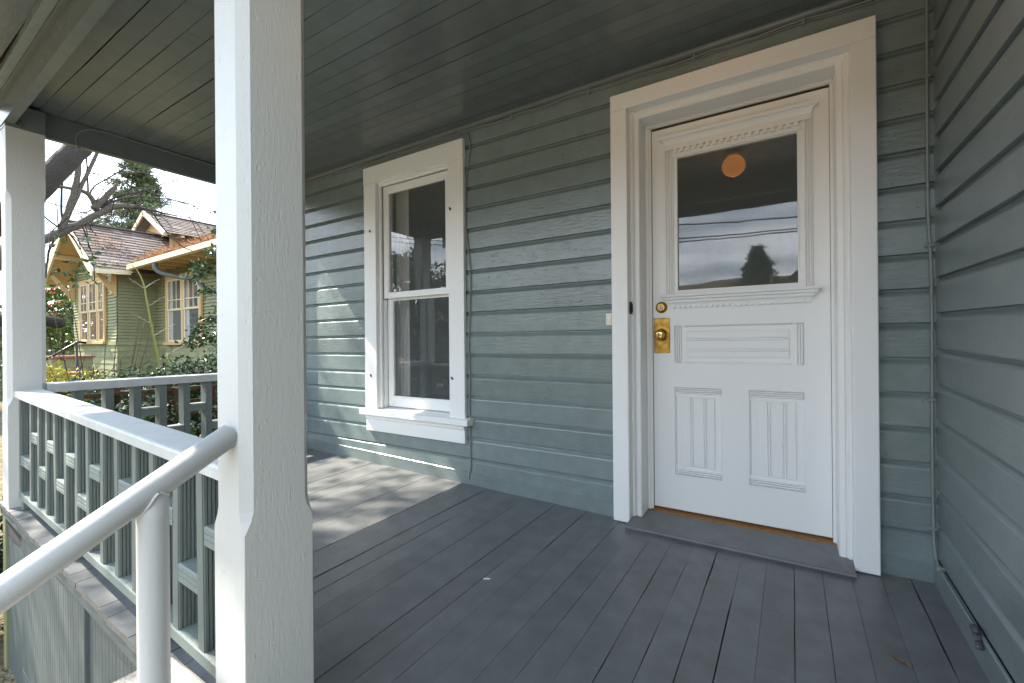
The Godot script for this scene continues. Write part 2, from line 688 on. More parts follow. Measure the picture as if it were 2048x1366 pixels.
func porch_floor() -> void:
	var o := thing("porch_floor", "porch floor of dark grey painted boards running out from the siding", "floor", Vector3.ZERO, "", "structure")
	var w := 0.098
	var kinds: Array = []
	for g in 14:
		kinds.append(plank_mesh(w, 0.024, 12, 100 + g, [0.0012, 0.0045, 0.002, 0.0055, 0.0015, 0.003, 0.0008][g % 7]))
	var x := -4.02
	var i := 0
	while x < SIDE_X + 0.02:
		var m := part("plank", kinds[(i * 5) % 14], "floor%d" % [0, 1, 2, 0, 2, 1, 0][i % 7], o)
		m.position = Vector3(x, floor_y(x + w / 2, 0) + rng.randf_range(-0.0012, 0.0012), 0.002)
		m.rotation.x = SLOPE
		m.rotation.z = -0.017 if x < -0.85 else 0.0
		m.scale.z = edge_z(x) + (0.0 if x < -1.2 else 0.02) + rng.randf_range(-0.004, 0.004)
		x += w
		i += 1
	# dark space under the boards and the joist they lie on
	part("subfloor", one(Vector3(-3.98, -1.12, 0.0), Vector3(SIDE_X, -1.0, 1.70)), "dark", o)


func porch_ceiling() -> void:
	var o := thing("porch_ceiling", "grey green painted board ceiling over the porch", "ceiling", Vector3.ZERO, "", "structure")
	var w := 0.083
	var z := 0.0
	var kinds: Array = []
	for g in 14:
		kinds.append(plank_mesh(w, 0.02, 14, 300 + g, [0.006, 0.002, 0.0035, 0.0075, 0.001, 0.005, 0.003][g % 7], 0.0011))
	var i := 0
	while z < 1.70:
		var joint := rng.randf_range(-3.0, -0.2)
		var segs: Array = [[-3.87, SIDE_X]]
		if i % 3 == 1:
			segs = [[-3.87, joint], [joint + 0.002, SIDE_X]]
		for s in segs:
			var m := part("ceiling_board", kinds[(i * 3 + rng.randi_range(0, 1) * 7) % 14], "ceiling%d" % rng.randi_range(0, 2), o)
			m.transform = Transform3D(Basis(Vector3(0, 0, 1), Vector3(0, -1, 0), Vector3(s[1] - s[0], 0, 0)), Vector3(s[0], CEIL + rng.randf_range(-0.001, 0.001), z))
		z += w
		i += 1
	var st2 := mk()
	prism(st2, quarter(0.026), Vector3(-3.87, CEIL - 0.001, 0.001), Vector3(SIDE_X, CEIL - 0.001, 0.001), Vector3(0, 0, 1), Vector3.DOWN)
	part("cove_moulding", st2, "ceiling0", o)
	part("ceiling_deck", one(Vector3(-4.0, CEIL + 0.022, -0.1), Vector3(SIDE_X + 0.1, CEIL + 0.05, 1.72)), "dark", o)


func quarter(r: float) -> PackedVector2Array:
	var p := PackedVector2Array([Vector2.ZERO])
	for k in 6:
		var a := PI / 2 * k / 5.0
		p.append(Vector2(cos(a) * r, sin(a) * r))
	return p


# ---------------------------------------------------------------- walls
func siding_profile(h: float, out := 0.0) -> PackedVector2Array:
	# x: out of the wall, y: up; the top edge is coved back under the board above
	var p := PackedVector2Array([Vector2(-0.024, 0.0005), Vector2(out - 0.001, 0.0005), Vector2(out, 0.0015)])
	if h > 0.05:
		for q in [[0.0, 0.031], [-0.002, 0.0255], [-0.007, 0.019], [-0.013, 0.0135], [-0.0165, 0.007], [-0.0175, 0.0]]:
			p.append(Vector2(out + q[0], h - q[1]))
	else:
		p.append(Vector2(out, h))
	p.append(Vector2(-0.024, h))
	return p


func wall_run(o: Node3D, x0: float, x1: float, y0: float, y1: float, z: float, mat: String, k: int) -> void:
	var st := mk()
	prism(st, siding_profile(y1 - y0, 0.0), Vector3(x0, y0, z), Vector3(x1, y0, z), Vector3(0, 0, 1), Vector3.UP)
	part("siding_board", st, mat + str(k), o)


func back_wall() -> void:
	var o := thing("back_wall", "house wall of grey green horizontal siding behind the porch", "wall", Vector3.ZERO, "", "structure")
	# joints: board k runs from J(k+1) up to J(k)
	for k in range(-1, 16):
		var yt := 1.161 - PITCH * (k - 1)
		var yb := yt - PITCH
		if k < 0:
			yt = CEIL
		var spans: Array = [[WALL_L, SIDE_X + 0.03]]
		# cut out window (with casing behind it) and door
		var cuts: Array = []
		if yt > -0.60 and yb < 1.29:
			cuts.append([-2.74, -1.90])
		if yb < 1.29:
			cuts.append([-0.76, 0.245])
		for c in cuts:
			var nx: Array = []
			for s in spans:
				if c[0] > s[0] and c[1] < s[1]:
					nx.append([s[0], c[0]])
					nx.append([c[1], s[1]])
				else:
					nx.append(s)
			spans = nx
		for s in spans:
			var zz := rng.randf_range(-0.0012, 0.0012)
			var mid: float = 0.0
			if s[1] - s[0] > 2.0 and k % 2 == 1:
				mid = rng.randf_range(s[0] + 0.7, s[1] - 0.5)
				wall_run(o, s[0], mid, yb, yt, zz, "siding_x", rng.randi_range(0, 2))
				wall_run(o, mid + 0.0012, s[1], yb, yt, zz + 0.0006, "siding_x", rng.randi_range(0, 2))
			else:
				wall_run(o, s[0], s[1], yb, yt, zz, "siding_x", rng.randi_range(0, 2))
	# old nail holes and flecks in the paint
	var nh := mk()
	for k in 90:
		var x := rng.randf_range(-1.78, -0.84)
		var y := rng.randf_range(-0.75, 1.1)
		if k < 45:
			y = rng.randf_range(0.15, 0.62)
			x = lerpf(-1.7, -0.86, sqrt(rng.randf()))
		elif k > 70:
			x = rng.randf_range(0.30, 0.45)
		var rr := rng.randf_range(0.0012, 0.0034)
		if fposmod(1.161 - y, PITCH) < 0.032 or fposmod(1.161 - y, PITCH) > PITCH - 0.006:
			continue
		lathe(nh, [Vector2(rr, 0.0), Vector2(rr * 0.8, 0.0015), Vector2(0, 0.0015)], Vector3(x, y, 0.0006), Vector3(0, 0, 1), 7)
	part("nail_holes", nh, "weather", o).set_meta("kind", "stuff")
	# the narrow bottom board and the skirting that follows the sloping floor
	for s in [[WALL_L, -0.76], [0.245, SIDE_X + 0.03]]:
		var a: float = s[0]
		var b: float = s[1]
		for row in 2:
			var st := mk()
			var ja := -0.8695 + 0.0217 * maxf(0.0, -0.83 - a)
			var jb := -0.8695 + 0.0217 * maxf(0.0, -0.83 - b)
			var top_a := -0.764 if row == 0 else ja
			var top_b := -0.764 if row == 0 else jb
			var bot_a := ja if row == 0 else floor_y(a, 0) - 0.01
			var bot_b := jb if row == 0 else floor_y(b, 0) - 0.01
			var out := 0.0 if row == 0 else 0.004
			for e in [[a, bot_a, top_a, b, bot_b, top_b]]:
				var p := [Vector3(e[0], e[1], out), Vector3(e[3], e[4], out), Vector3(e[3], e[5] - 0.016, out), Vector3(e[0], e[2] - 0.016, out), Vector3(e[0], e[2], out - 0.017), Vector3(e[3], e[5], out - 0.017)]
				quad(st, p[0], p[1], p[2], p[3], Vector3(0, 0, 1))
				quad(st, p[3], p[2], p[5], p[4], Vector3(0, 1, 1))
				quad(st, p[4], p[5], p[5] + Vector3(0, 0, -0.02), p[4] + Vector3(0, 0, -0.02), Vector3.UP)
				quad(st, p[0], p[1], p[1] + Vector3(0, 0, -0.02), p[0] + Vector3(0, 0, -0.02), Vector3.DOWN)
			part("siding_board" if row == 0 else "skirting_board", st, "siding_x%d" % row, o)
	# the solid wall behind the boards, open at the window and the door
	var core := [
		[Vector3(WALL_L, -1.2, -0.17), Vector3(-2.70, 1.6, -0.024)], [Vector3(-2.70, 1.235, -0.17), Vector3(-1.94, 1.6, -0.024)],
		[Vector3(-2.70, -1.2, -0.17), Vector3(-1.94, -0.52, -0.024)], [Vector3(-1.94, -1.2, -0.17), Vector3(-0.72, 1.6, -0.024)],
		[Vector3(-0.72, 1.20, -0.17), Vector3(0.20, 1.6, -0.024)], [Vector3(-0.72, -1.2, -0.17), Vector3(0.20, -0.97, -0.024)], [Vector3(0.20, -1.2, -0.17), Vector3(0.8, 1.6, -0.024)]]
	part("wall_core", boxes(core), "dark", o)


func side_wall() -> void:
	var o := thing("side_wall", "grey siding wall to the right of the door, standing out from the corner", "wall", Vector3(SIDE_X, 0, 0), "", "structure")
	o.rotation.x = 0.0244
	for k in range(-5, 13):
		var yt := 0.920 - 0.1368 * k
		var yb := yt - 0.1368
		var st := mk()
		var zz := rng.randf_range(-0.001, 0.001)
		prism(st, siding_profile(0.1368), Vector3(-zz, yb, -0.06), Vector3(-zz, yb, 3.4), Vector3(-1, 0, 0), Vector3.UP)
		part("siding_board", st, "siding_z%d" % rng.randi_range(0, 2), o)
	part("skirting_board", one(Vector3(-0.012, -1.02, 0.0), Vector3(0.0, -0.860, 1.9), 0.004), "siding_z0", o)
	part("wall_core", one(Vector3(0.022, -2.2, -0.1), Vector3(0.17, 1.7, 3.4)), "dark", o)


func house_shell() -> void:
	# roof over the porch, the soffit and eave that the camera looks up at
	var r := thing("porch_roof", "porch roof edge with dark green boarded soffit and grey fascia", "roof")
	var k := 0
	var z := 1.80
	while z < 2.24:
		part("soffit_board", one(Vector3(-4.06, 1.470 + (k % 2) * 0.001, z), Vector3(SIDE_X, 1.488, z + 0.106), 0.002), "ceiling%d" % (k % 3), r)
		z += 0.108
		k += 1
	part("fascia", one(Vector3(-4.06, 1.29, 2.234), Vector3(SIDE_X, 1.50, 2.262), 0.003), "siding_x0", r)
	part("gable_board", one(Vector3(-4.10, 1.44, -0.3), Vector3(-4.06, 1.62, 2.262), 0.003), "siding_x1", r)
	var st := mk()
	prism(st, PackedVector2Array([Vector2(-0.3, 1.62), Vector2(2.33, 1.50), Vector2(2.33, 1.53), Vector2(-0.3, 1.90)]), Vector3(-4.12, 0, 0), Vector3(SIDE_X + 0.3, 0, 0), Vector3(0, 0, 1), Vector3.UP)
	part("roof_deck", st, "roof_far", r)
	# the room behind the glass
	var room := thing("front_room", "dim front room seen through the window and the door glass", "room", Vector3.ZERO, "", "structure")
	part("room_floor", one(Vector3(-3.9, -1.1, -4.4), Vector3(0.9, -0.96, -0.18)), "weather", room)
	part("room_ceiling", one(Vector3(-3.9, 1.55, -4.4), Vector3(0.9, 1.7, -0.18)), "plaster", room)
	part("room_wall", one(Vector3(-4.05, -1.2, -4.5), Vector3(-3.9, 1.7, -0.172)), "plaster", room)
	part("room_wall", one(Vector3(0.9, -1.2, -4.5), Vector3(1.05, 1.7, -0.172)), "plaster", room)
	part("room_wall", one(Vector3(-3.9, -1.2, -4.55), Vector3(0.9, 1.7, -4.4)), "plaster", room)
	part("house_side", one(Vector3(-4.075, -1.95, -6.0), Vector3(-4.05, 1.7, -0.172)), "grey_y", room)


# ---------------------------------------------------------------- window
func sash_window() -> void:
	var o := thing("sash_window", "tall white painted sash window with two panes between door and post", "window")
	part("side_casing", one(Vector3(-2.807, -0.512, 0.0), Vector3(-2.676, 1.217, 0.024), 0.002), "white_y", o)
	part("side_casing", one(Vector3(-1.962, -0.512, 0.0), Vector3(-1.832, 1.217, 0.024), 0.002), "white_y", o)
	part("head_casing", one(Vector3(-2.809, 1.2175, 0.0), Vector3(-1.830, 1.345, 0.027), 0.002), "white_x", o)
	var sill := mk()
	prism(sill, PackedVector2Array([Vector2(-0.12, -0.548), Vector2(0.058, -0.548), Vector2(0.062, -0.544), Vector2(0.062, -0.513), Vector2(0.057, -0.508), Vector2(-0.12, -0.494)]), Vector3(-2.83, 0, 0), Vector3(-1.785, 0, 0), Vector3(0, 0, 1), Vector3.UP)
	part("sill", sill, "white_x", o)
	var ap := mk()
	prism(ap, PackedVector2Array([Vector2(0, -0.672), Vector2(0.022, -0.672), Vector2(0.024, -0.670), Vector2(0.024, -0.585), Vector2(0.034, -0.572), Vector2(0.034, -0.549), Vector2(0, -0.549)]), Vector3(-2.795, 0, 0), Vector3(-1.835, 0, 0), Vector3(0, 0, 1), Vector3.UP)
	part("apron", ap, "white_x", o)
	part("jamb", one(Vector3(-2.70, -0.50, -0.15), Vector3(-2.676, 1.235, -0.001), 0.0), "white_y", o)
	part("jamb", one(Vector3(-1.962, -0.50, -0.15), Vector3(-1.94, 1.235, -0.001), 0.0), "white_y", o)
	part("head_jamb", one(Vector3(-2.676, 1.212, -0.15), Vector3(-1.962, 1.235, -0.001), 0.0), "white_x", o)
	for s in [[-2.676, -2.658], [-1.980, -1.962]]:
		part("blind_stop", one(Vector3(s[0], -0.497, -0.028), Vector3(s[1], 1.212, -0.010), 0.002), "white_y", o)
	part("blind_stop", one(Vector3(-2.658, 1.192, -0.028), Vector3(-1.980, 1.2115, -0.010), 0.002), "white_x", o)
	for s in [["upper_sash", 0.337, 1.190, -0.034, 0.037, 0.050], ["lower_sash", -0.490, 0.362, -0.072, 0.075, 0.034]]:
		var z: float = s[3]
		var x0 := -2.654
		var x1 := -1.984
		var y0: float = s[1]
		var y1: float = s[2]
		var st := mk()
		box(st, Vector3(x0, y0, z - 0.034), Vector3(x0 + 0.047, y1, z), 0.002)
		box(st, Vector3(x1 - 0.047, y0, z - 0.034), Vector3(x1, y1, z), 0.002)
		box(st, Vector3(x0 + 0.047, y0, z - 0.034), Vector3(x1 - 0.047, y0 + s[4], z - 0.0004), 0.002)
		box(st, Vector3(x0 + 0.047, y1 - s[5], z - 0.034), Vector3(x1 - 0.047, y1, z - 0.0004), 0.002)
		var sash := part(s[0], st, "white_y", o)
		part("pane", one(Vector3(x0 + 0.040, y0 + s[4] - 0.006, z - 0.019), Vector3(x1 - 0.040, y1 - s[5] + 0.006, z - 0.016)), "glass", sash)
		part("putty", boxes([[Vector3(x0 + 0.047, y0 + s[4], z - 0.0155), Vector3(x0 + 0.054, y1 - s[5], z - 0.005)], [Vector3(x1 - 0.054, y0 + s[4], z - 0.0155), Vector3(x1 - 0.047, y1 - s[5], z - 0.005)],
			[Vector3(x0 + 0.054, y0 + s[4], z - 0.0155), Vector3(x1 - 0.054, y0 + s[4] + 0.007, z - 0.005)], [Vector3(x0 + 0.054, y1 - s[5] - 0.007, z - 0.0155), Vector3(x1 - 0.054, y1 - s[5], z - 0.005)]]), "white_y", sash)
	part("parting_strip", one(Vector3(-2.676, -0.497, -0.0705), Vector3(-2.655, 0.33, -0.036), 0.002), "white_y", o)
	# little storm-window screws left in the casing
	for p in [[-2.740, 0.86], [-2.742, -0.245], [-1.945, 0.90], [-1.940, -0.238]]:
		var st := mk()
		box(st, Vector3(p[0] - 0.006, p[1] - 0.006, 0.024), Vector3(p[0] + 0.006, p[1] + 0.006, 0.030), 0.002)
		box(st, Vector3(p[0] - 0.002, p[1] - 0.014, 0.0245), Vector3(p[0] + 0.014, p[1] - 0.004, 0.0285), 0.001)
		part("screw", st, "weather", o)
	part("sash_catch", boxes([[Vector3(-2.34, 0.362, -0.098), Vector3(-2.27, 0.372, -0.075)], [Vector3(-2.32, 0.372, -0.094), Vector3(-2.285, 0.384, -0.080)]], 0.002), "brass", o)
	# a curtain edge hangs inside, at the left of the glass
	var cur := mk()
	for k in 4:
		var x := -2.70 + k * 0.035
		prism(cur, PackedVector2Array([Vector2(0, 0), Vector2(0.018, 0.014), Vector2(0.036, 0), Vector2(0.036, 0.003), Vector2(0.018, 0.017), Vector2(0, 0.003)]), Vector3(x, -0.55, -0.21), Vector3(x, 1.25, -0.21), Vector3.RIGHT, Vector3(0, 0, 1))
	single("curtain", cur, "curtain", "pale curtain edge hanging inside the sash window", "curtain")


# ---------------------------------------------------------------- door
func door_frame() -> void:
	var o := thing("door_frame", "wide white painted casing and jambs around the front door", "door frame")
	var fy := floor_y(0, 0.03)
	for s in [-1.0, 1.0]:
		var outer := -0.8155 if s < 0 else 0.293
		var inner := -0.7285 if s < 0 else 0.2085
		var band := -0.683 if s < 0 else 0.163
		var stop := -0.655 if s < 0 else 0.150
		var lo := minf(outer, inner)
		var hi := maxf(outer, inner)
		part("side_casing", one(Vector3(lo, fy + 0.003, -0.055), Vector3(hi, 1.2155, 0.050), 0.003), "white_y", o)
		# moulded back band set behind the casing
		var st := mk()
		var pr := PackedVector2Array()
		var w := absf(band - inner)
		for q in [[0.0, -0.06], [0.0, -0.012], [0.010, -0.008], [0.016, -0.018], [w - 0.026, -0.026], [w - 0.022, -0.020], [w - 0.004, -0.020], [w, -0.026], [w, -0.06]]:
			pr.append(Vector2(q[0], q[1]))
		prism(st, pr, Vector3(inner, fy + 0.02, 0), Vector3(inner, 1.2155, 0), Vector3(-s, 0, 0), Vector3(0, 0, 1))
		part("back_band", st, "white_y", o)
		part("jamb", one(Vector3(minf(band, band + s * 0.02), fy + 0.02, -0.21), Vector3(maxf(band, band + s * 0.02), 1.2, -0.0605), 0.0), "white_y", o)
		part("stop", boxes([[Vector3(minf(band, stop), fy + 0.03, -0.163), Vector3(maxf(band, stop), 1.165, -0.146)], [Vector3(minf(band, stop + s * 0.010), fy + 0.03, -0.146), Vector3(maxf(band, stop + s * 0.010), 1.172, -0.136)]], 0.003), "white_y", o)
		part("weatherstrip", one(Vector3(minf(stop, stop + s * 0.014), fy + 0.03, -0.180), Vector3(maxf(stop, stop + s * 0.014), 1.163, -0.1635)), "weather", o)
	part("head_casing", one(Vector3(-0.8155, 1.216, -0.055), Vector3(0.293, 1.300, 0.051), 0.003), "white_x", o)
	var hb := mk()
	prism(hb, PackedVector2Array([Vector2(0.0, -0.06), Vector2(0.0, -0.012), Vector2(0.008, -0.008), Vector2(0.014, -0.018), Vector2(0.020, -0.026), Vector2(0.034, -0.020), Vector2(0.038, -0.026), Vector2(0.038, -0.06)]), Vector3(-0.7285, 1.2158, 0), Vector3(0.2085, 1.2158, 0), Vector3.DOWN, Vector3(0, 0, 1))
	part("head_band", hb, "white_x", o)
	part("head_jamb", one(Vector3(-0.683, 1.178, -0.21), Vector3(0.163, 1.2, -0.0605)), "white_x", o)
	part("stop", boxes([[Vector3(-0.683, 1.1655, -0.1632), Vector3(0.163, 1.178, -0.146)], [Vector3(-0.683, 1.1725, -0.146), Vector3(0.163, 1.178, -0.1365)]], 0.002), "white_x", o)
	part("weatherstrip", one(Vector3(-0.655, 1.157, -0.180), Vector3(0.150, 1.1655, -0.1637)), "weather", o)
	# the painted sill board with its rounded nose, and the bare wooden threshold under the door
	var sb := mk()
	prism(sb, PackedVector2Array([Vector2(-0.13, -0.985), Vector2(0.112, -0.985), Vector2(0.122, -0.955), Vector2(0.126, -0.948), Vector2(0.124, -0.941), Vector2(0.116, -0.938), Vector2(-0.13, -0.931)]), Vector3(-0.7275, 0, 0), Vector3(0.2075, 0, 0), Vector3(0, 0, 1), Vector3.UP)
	part("painted_sill", sb, "floor1", o)
	var th := mk()
	prism(th, PackedVector2Array([Vector2(-0.215, -0.975), Vector2(-0.128, -0.975), Vector2(-0.126, -0.932), Vector2(-0.134, -0.928), Vector2(-0.19, -0.921), Vector2(-0.215, -0.921)]), Vector3(-0.684, 0, 0), Vector3(0.164, 0, 0), Vector3(0, 0, 1), Vector3.UP)
	part("threshold", th, "bare_wood", o)
	part("strike_plate", boxes([[Vector3(-0.7285, 0.140, -0.008), Vector3(-0.7225, 0.206, 0.022)], [Vector3(-0.7225, 0.150, -0.003), Vector3(-0.716, 0.196, 0.012)]], 0.002), "black", o)


func recess_panel(o: Node3D, x0: float, x1: float, y0: float, y1: float, z: float, along_x: bool) -> void:
	var p := part("panel", one(Vector3(x0, y0, z - 0.030), Vector3(x1, y1, z - 0.013)), "door_white", o)
	var f := mk()
	var mx := 0.058 if along_x else 0.034
	var my := 0.031 if along_x else 0.050
	# raised field with softened edges
	box(f, Vector3(x0 + mx, y0 + my, z - 0.015), Vector3(x1 - mx, y1 - my, z - 0.0085), 0.003)
	# double beads run the length of the field
	for t in [0.30, 0.70]:
		for d in [-0.0055, 0.0055]:
			if along_x:
				var y: float = lerpf(y0 + my, y1 - my, t) + d
				box(f, Vector3(x0 + mx + 0.004, y - 0.0032, z - 0.009), Vector3(x1 - mx - 0.004, y + 0.0032, z - 0.0035), 0.0022)
			else:
				var x: float = lerpf(x0 + mx, x1 - mx, t) + d
				box(f, Vector3(x - 0.0032, y0 + my + 0.004, z - 0.009), Vector3(x + 0.0032, y1 - my - 0.004, z - 0.0035), 0.0022)
	part("raised_field", f, "door_white", p)
	# reeded moulding across the short ends
	var r := mk()
	for e in 2:
		for k in 3:
			var a := 0.004 + k * 0.0105
			if along_x:
				var x := x0 + a if e == 0 else x1 - a - 0.009
				box(r, Vector3(x, y0 + 0.002, z - 0.016), Vector3(x + 0.009, y1 - 0.002, z - 0.001 - k * 0.002), 0.003)
			else:
				var y := y0 + a if e == 0 else y1 - a - 0.009
				box(r, Vector3(x0 + 0.002, y, z - 0.016), Vector3(x1 - 0.002, y + 0.009, z - 0.001 - k * 0.002), 0.003)
	part("reeded_moulding", r, "door_white", p)
	# stopped chamfers along the long sides
	var c := mk()
	for e in [0, 1]:
		var out := Vector3(0, 1 if e == 0 else -1, 0) if along_x else Vector3(1 if e == 0 else -1, 0, 0)
		var l0 := Vector3(x0 + 0.05, y0 if e == 0 else y1, 0) if along_x else Vector3(x0 if e == 0 else x1, y0 + 0.05, 0)
		var l1 := Vector3(x1 - 0.05, y0 if e == 0 else y1, 0) if along_x else Vector3(x0 if e == 0 else x1, y1 - 0.05, 0)
		prism(c, PackedVector2Array([Vector2(0, z - 0.014), Vector2(0.010, z - 0.014), Vector2(0, z - 0.003)]), l0, l1, out, Vector3(0, 0, 1))
	part("chamfer", c, "door_white", p)


func moulding(st: SurfaceTool, x0: float, x1: float, z: float, prof: Array, base: float) -> void:
	# a moulding on a face at z that returns on itself at both ends
	var d0: float = prof[0][0]
	for i in prof.size() - 1:
		var d: float = prof[i][0]
		var e: float = prof[i + 1][0]
		var a: float = prof[i][1]
		var b: float = prof[i + 1][1]
		var p := Vector3(x0 - (d - d0), a, z + d)
		var q := Vector3(x1 + (d - d0), a, z + d)
		var r := Vector3(x1 + (e - d0), b, z + e)
		var s := Vector3(x0 - (e - d0), b, z + e)
		quad(st, p, q, r, s, Vector3(0, -0.3, 1))
		quad(st, Vector3(p.x, a, z + base), p, s, Vector3(s.x, b, z + base), Vector3.LEFT)
		quad(st, Vector3(q.x, a, z + base), q, r, Vector3(r.x, b, z + base), Vector3.RIGHT)
	var t = prof[-1]
	quad(st, Vector3(x0 - (t[0] - d0), t[1], z + base), Vector3(x0 - (t[0] - d0), t[1], z + t[0]), Vector3(x1 + (t[0] - d0), t[1], z + t[0]), Vector3(x1 + (t[0] - d0), t[1], z + base), Vector3.UP)
	quad(st, Vector3(x0, prof[0][1], z + base), Vector3(x0, prof[0][1], z + d0), Vector3(x1, prof[0][1], z + d0), Vector3(x1, prof[0][1], z + base), Vector3.DOWN)


func porch_door() -> void:
	var o := thing("front_door", "white panelled front door with square glass and brass knob", "door")
	var z := -0.165
	var b := z - 0.04
	var L := -0.6535
	var R := 0.1485
	var leaf := boxes([
		[Vector3(L, -0.913, b), Vector3(R, -0.724, z)],
		[Vector3(L, -0.724, b), Vector3(-0.543, -0.252, z)], [Vector3(-0.311, -0.724, b), Vector3(-0.187, -0.252, z)], [Vector3(0.046, -0.724, b), Vector3(R, -0.252, z)],
		[Vector3(L, -0.252, b), Vector3(R, -0.123, z)],
		[Vector3(L, -0.123, b), Vector3(-0.541, 0.078, z)], [Vector3(0.046, -0.123, b), Vector3(R, 0.078, z)],
		[Vector3(L, 0.078, b), Vector3(R, 0.262, z)],
		[Vector3(L, 0.262, b), Vector3(-0.528, 0.987, z)], [Vector3(0.032, 0.262, b), Vector3(R, 0.987, z)],
		[Vector3(L, 0.987, b), Vector3(R, 1.1545, z)]])
	part("door_leaf", leaf, "door_white", o)
	recess_panel(o, -0.541, 0.046, -0.123, 0.078, z, true)
	recess_panel(o, -0.543, -0.311, -0.724, -0.252, z, false)
	recess_panel(o, -0.187, 0.046, -0.724, -0.252, z, false)
	part("pane", one(Vector3(-0.532, 0.258, z - 0.016), Vector3(0.036, 0.991, z - 0.012)), "glass", o)
	part("glazing_bead", boxes([[Vector3(-0.528, 0.262, z - 0.011), Vector3(-0.520, 0.987, z + 0.002)], [Vector3(0.024, 0.262, z - 0.011), Vector3(0.032, 0.987, z + 0.002)],
		[Vector3(-0.520, 0.262, z - 0.011), Vector3(0.024, 0.269, z + 0.002)], [Vector3(-0.520, 0.980, z - 0.011), Vector3(0.024, 0.987, z + 0.002)]], 0.002), "door_white", o)
	# fluted pilasters beside the glass
	for x in [[-0.588, -0.541], [0.045, 0.085]]:
		var st := mk()
		box(st, Vector3(x[0], 0.2435, z), Vector3(x[1], 1.024, z + 0.008), 0.002)
		var w: float = (x[1] - x[0] - 0.008) / 3.0
		for k in 3:
			box(st, Vector3(x[0] + 0.004 + k * w + 0.003, 0.2435, z + 0.006), Vector3(x[0] + 0.004 + (k + 1) * w - 0.003, 1.024, z + 0.018), 0.004)
		part("pilaster", st, "door_white", o)
	# cornice over the glass: crown, frieze, dentils
	var cr := mk()
	moulding(cr, -0.580, 0.080, z, [[0.018, 1.024], [0.018, 1.052], [0.021, 1.058], [0.024, 1.068], [0.032, 1.077], [0.044, 1.081], [0.047, 1.092]], 0.0)
	part("cornice", cr, "door_white", o)
	part("frieze", one(Vector3(-0.541, 0.987, z), Vector3(0.045, 1.0235, z + 0.006), 0.001), "door_white", o)
	var dn := mk()
	for k in 18:
		var x := -0.535 + k * 0.0322
		box(dn, Vector3(x, 1.004, z + 0.005), Vector3(x + 0.018, 1.0235, z + 0.021), 0.001)
	part("dentils", dn, "door_white", o)
	# shelf moulding under the glass with its scalloped edge
	var sh := mk()
	moulding(sh, -0.566, 0.078, z, [[0.014, 0.189], [0.017, 0.197], [0.024, 0.203], [0.026, 0.213], [0.036, 0.219], [0.038, 0.228], [0.050, 0.232], [0.053, 0.243]], 0.0)
	part("shelf_moulding", sh, "door_white", o)
	var sc := mk()
	for k in 24:
		var x := -0.558 + (k + 0.5) * 0.0264
		var pr := PackedVector2Array([Vector2(-0.0132, 0.1888)])
		for a in 9:
			var t := PI + PI * a / 8.0
			pr.append(Vector2(cos(t) * 0.0128, 0.183 + sin(t) * 0.0125))
		pr.append(Vector2(0.0132, 0.1888))
		prism(sc, pr, Vector3(x, 0, z), Vector3(x, 0, z + 0.013), Vector3.RIGHT, Vector3.UP)
	part("scalloped_edge", sc, "door_white", o)
	# brass
	var n := Vector3(0, 0, 1)
	var db := mk()
	lathe(db, [Vector2(0.0315, 0), Vector2(0.0315, 0.004), Vector2(0.029, 0.010), Vector2(0.022, 0.0165), Vector2(0.020, 0.018), Vector2(0, 0.018)], Vector3(-0.608, 0.180, z), n, 28)
	var d := part("deadbolt", db, "brass", o)
	var cy := mk()
	lathe(cy, [Vector2(0.012, 0.017), Vector2(0.012, 0.022), Vector2(0.010, 0.0235), Vector2(0, 0.0235)], Vector3(-0.608, 0.176, z), n, 20)
	part("lock_cylinder", cy, "steel", d)
	part("keyhole", one(Vector3(-0.6095, 0.170, z + 0.0234), Vector3(-0.6065, 0.182, z + 0.0242)), "black", d)
	var pl := part("door_plate", one(Vector3(-0.6495, -0.070, z), Vector3(-0.565, 0.122, z + 0.005), 0.003), "brass", o)
	part("screw", boxes([[Vector3(-0.610, 0.108, z + 0.005), Vector3(-0.604, 0.114, z + 0.0065)], [Vector3(-0.610, -0.062, z + 0.005), Vector3(-0.604, -0.056, z + 0.0065)]], 0.001), "brass_bright", pl)
	var kb := mk(true)
	lathe(kb, [Vector2(0.034, 0.005), Vector2(0.034, 0.009), Vector2(0.030, 0.013), Vector2(0.016, 0.018), Vector2(0.013, 0.026), Vector2(0.015, 0.032), Vector2(0.022, 0.036), Vector2(0.0265, 0.043), Vector2(0.0275, 0.051), Vector2(0.025, 0.058), Vector2(0.019, 0.062), Vector2(0.010, 0.063)], Vector3(-0.609, 0.030, z), n, 32)
	var k := part("door_knob", kb, "brass_bright", o)
	var kc := mk()
	lathe(kc, [Vector2(0.0105, 0.0615), Vector2(0.0105, 0.065), Vector2(0, 0.065)], Vector3(-0.609, 0.030, z), n, 18)
	part("lock_cylinder", kc, "steel", k)
	part("keyhole", one(Vector3(-0.6100, 0.025, z + 0.0649), Vector3(-0.608, 0.035, z + 0.0655)), "black", k)


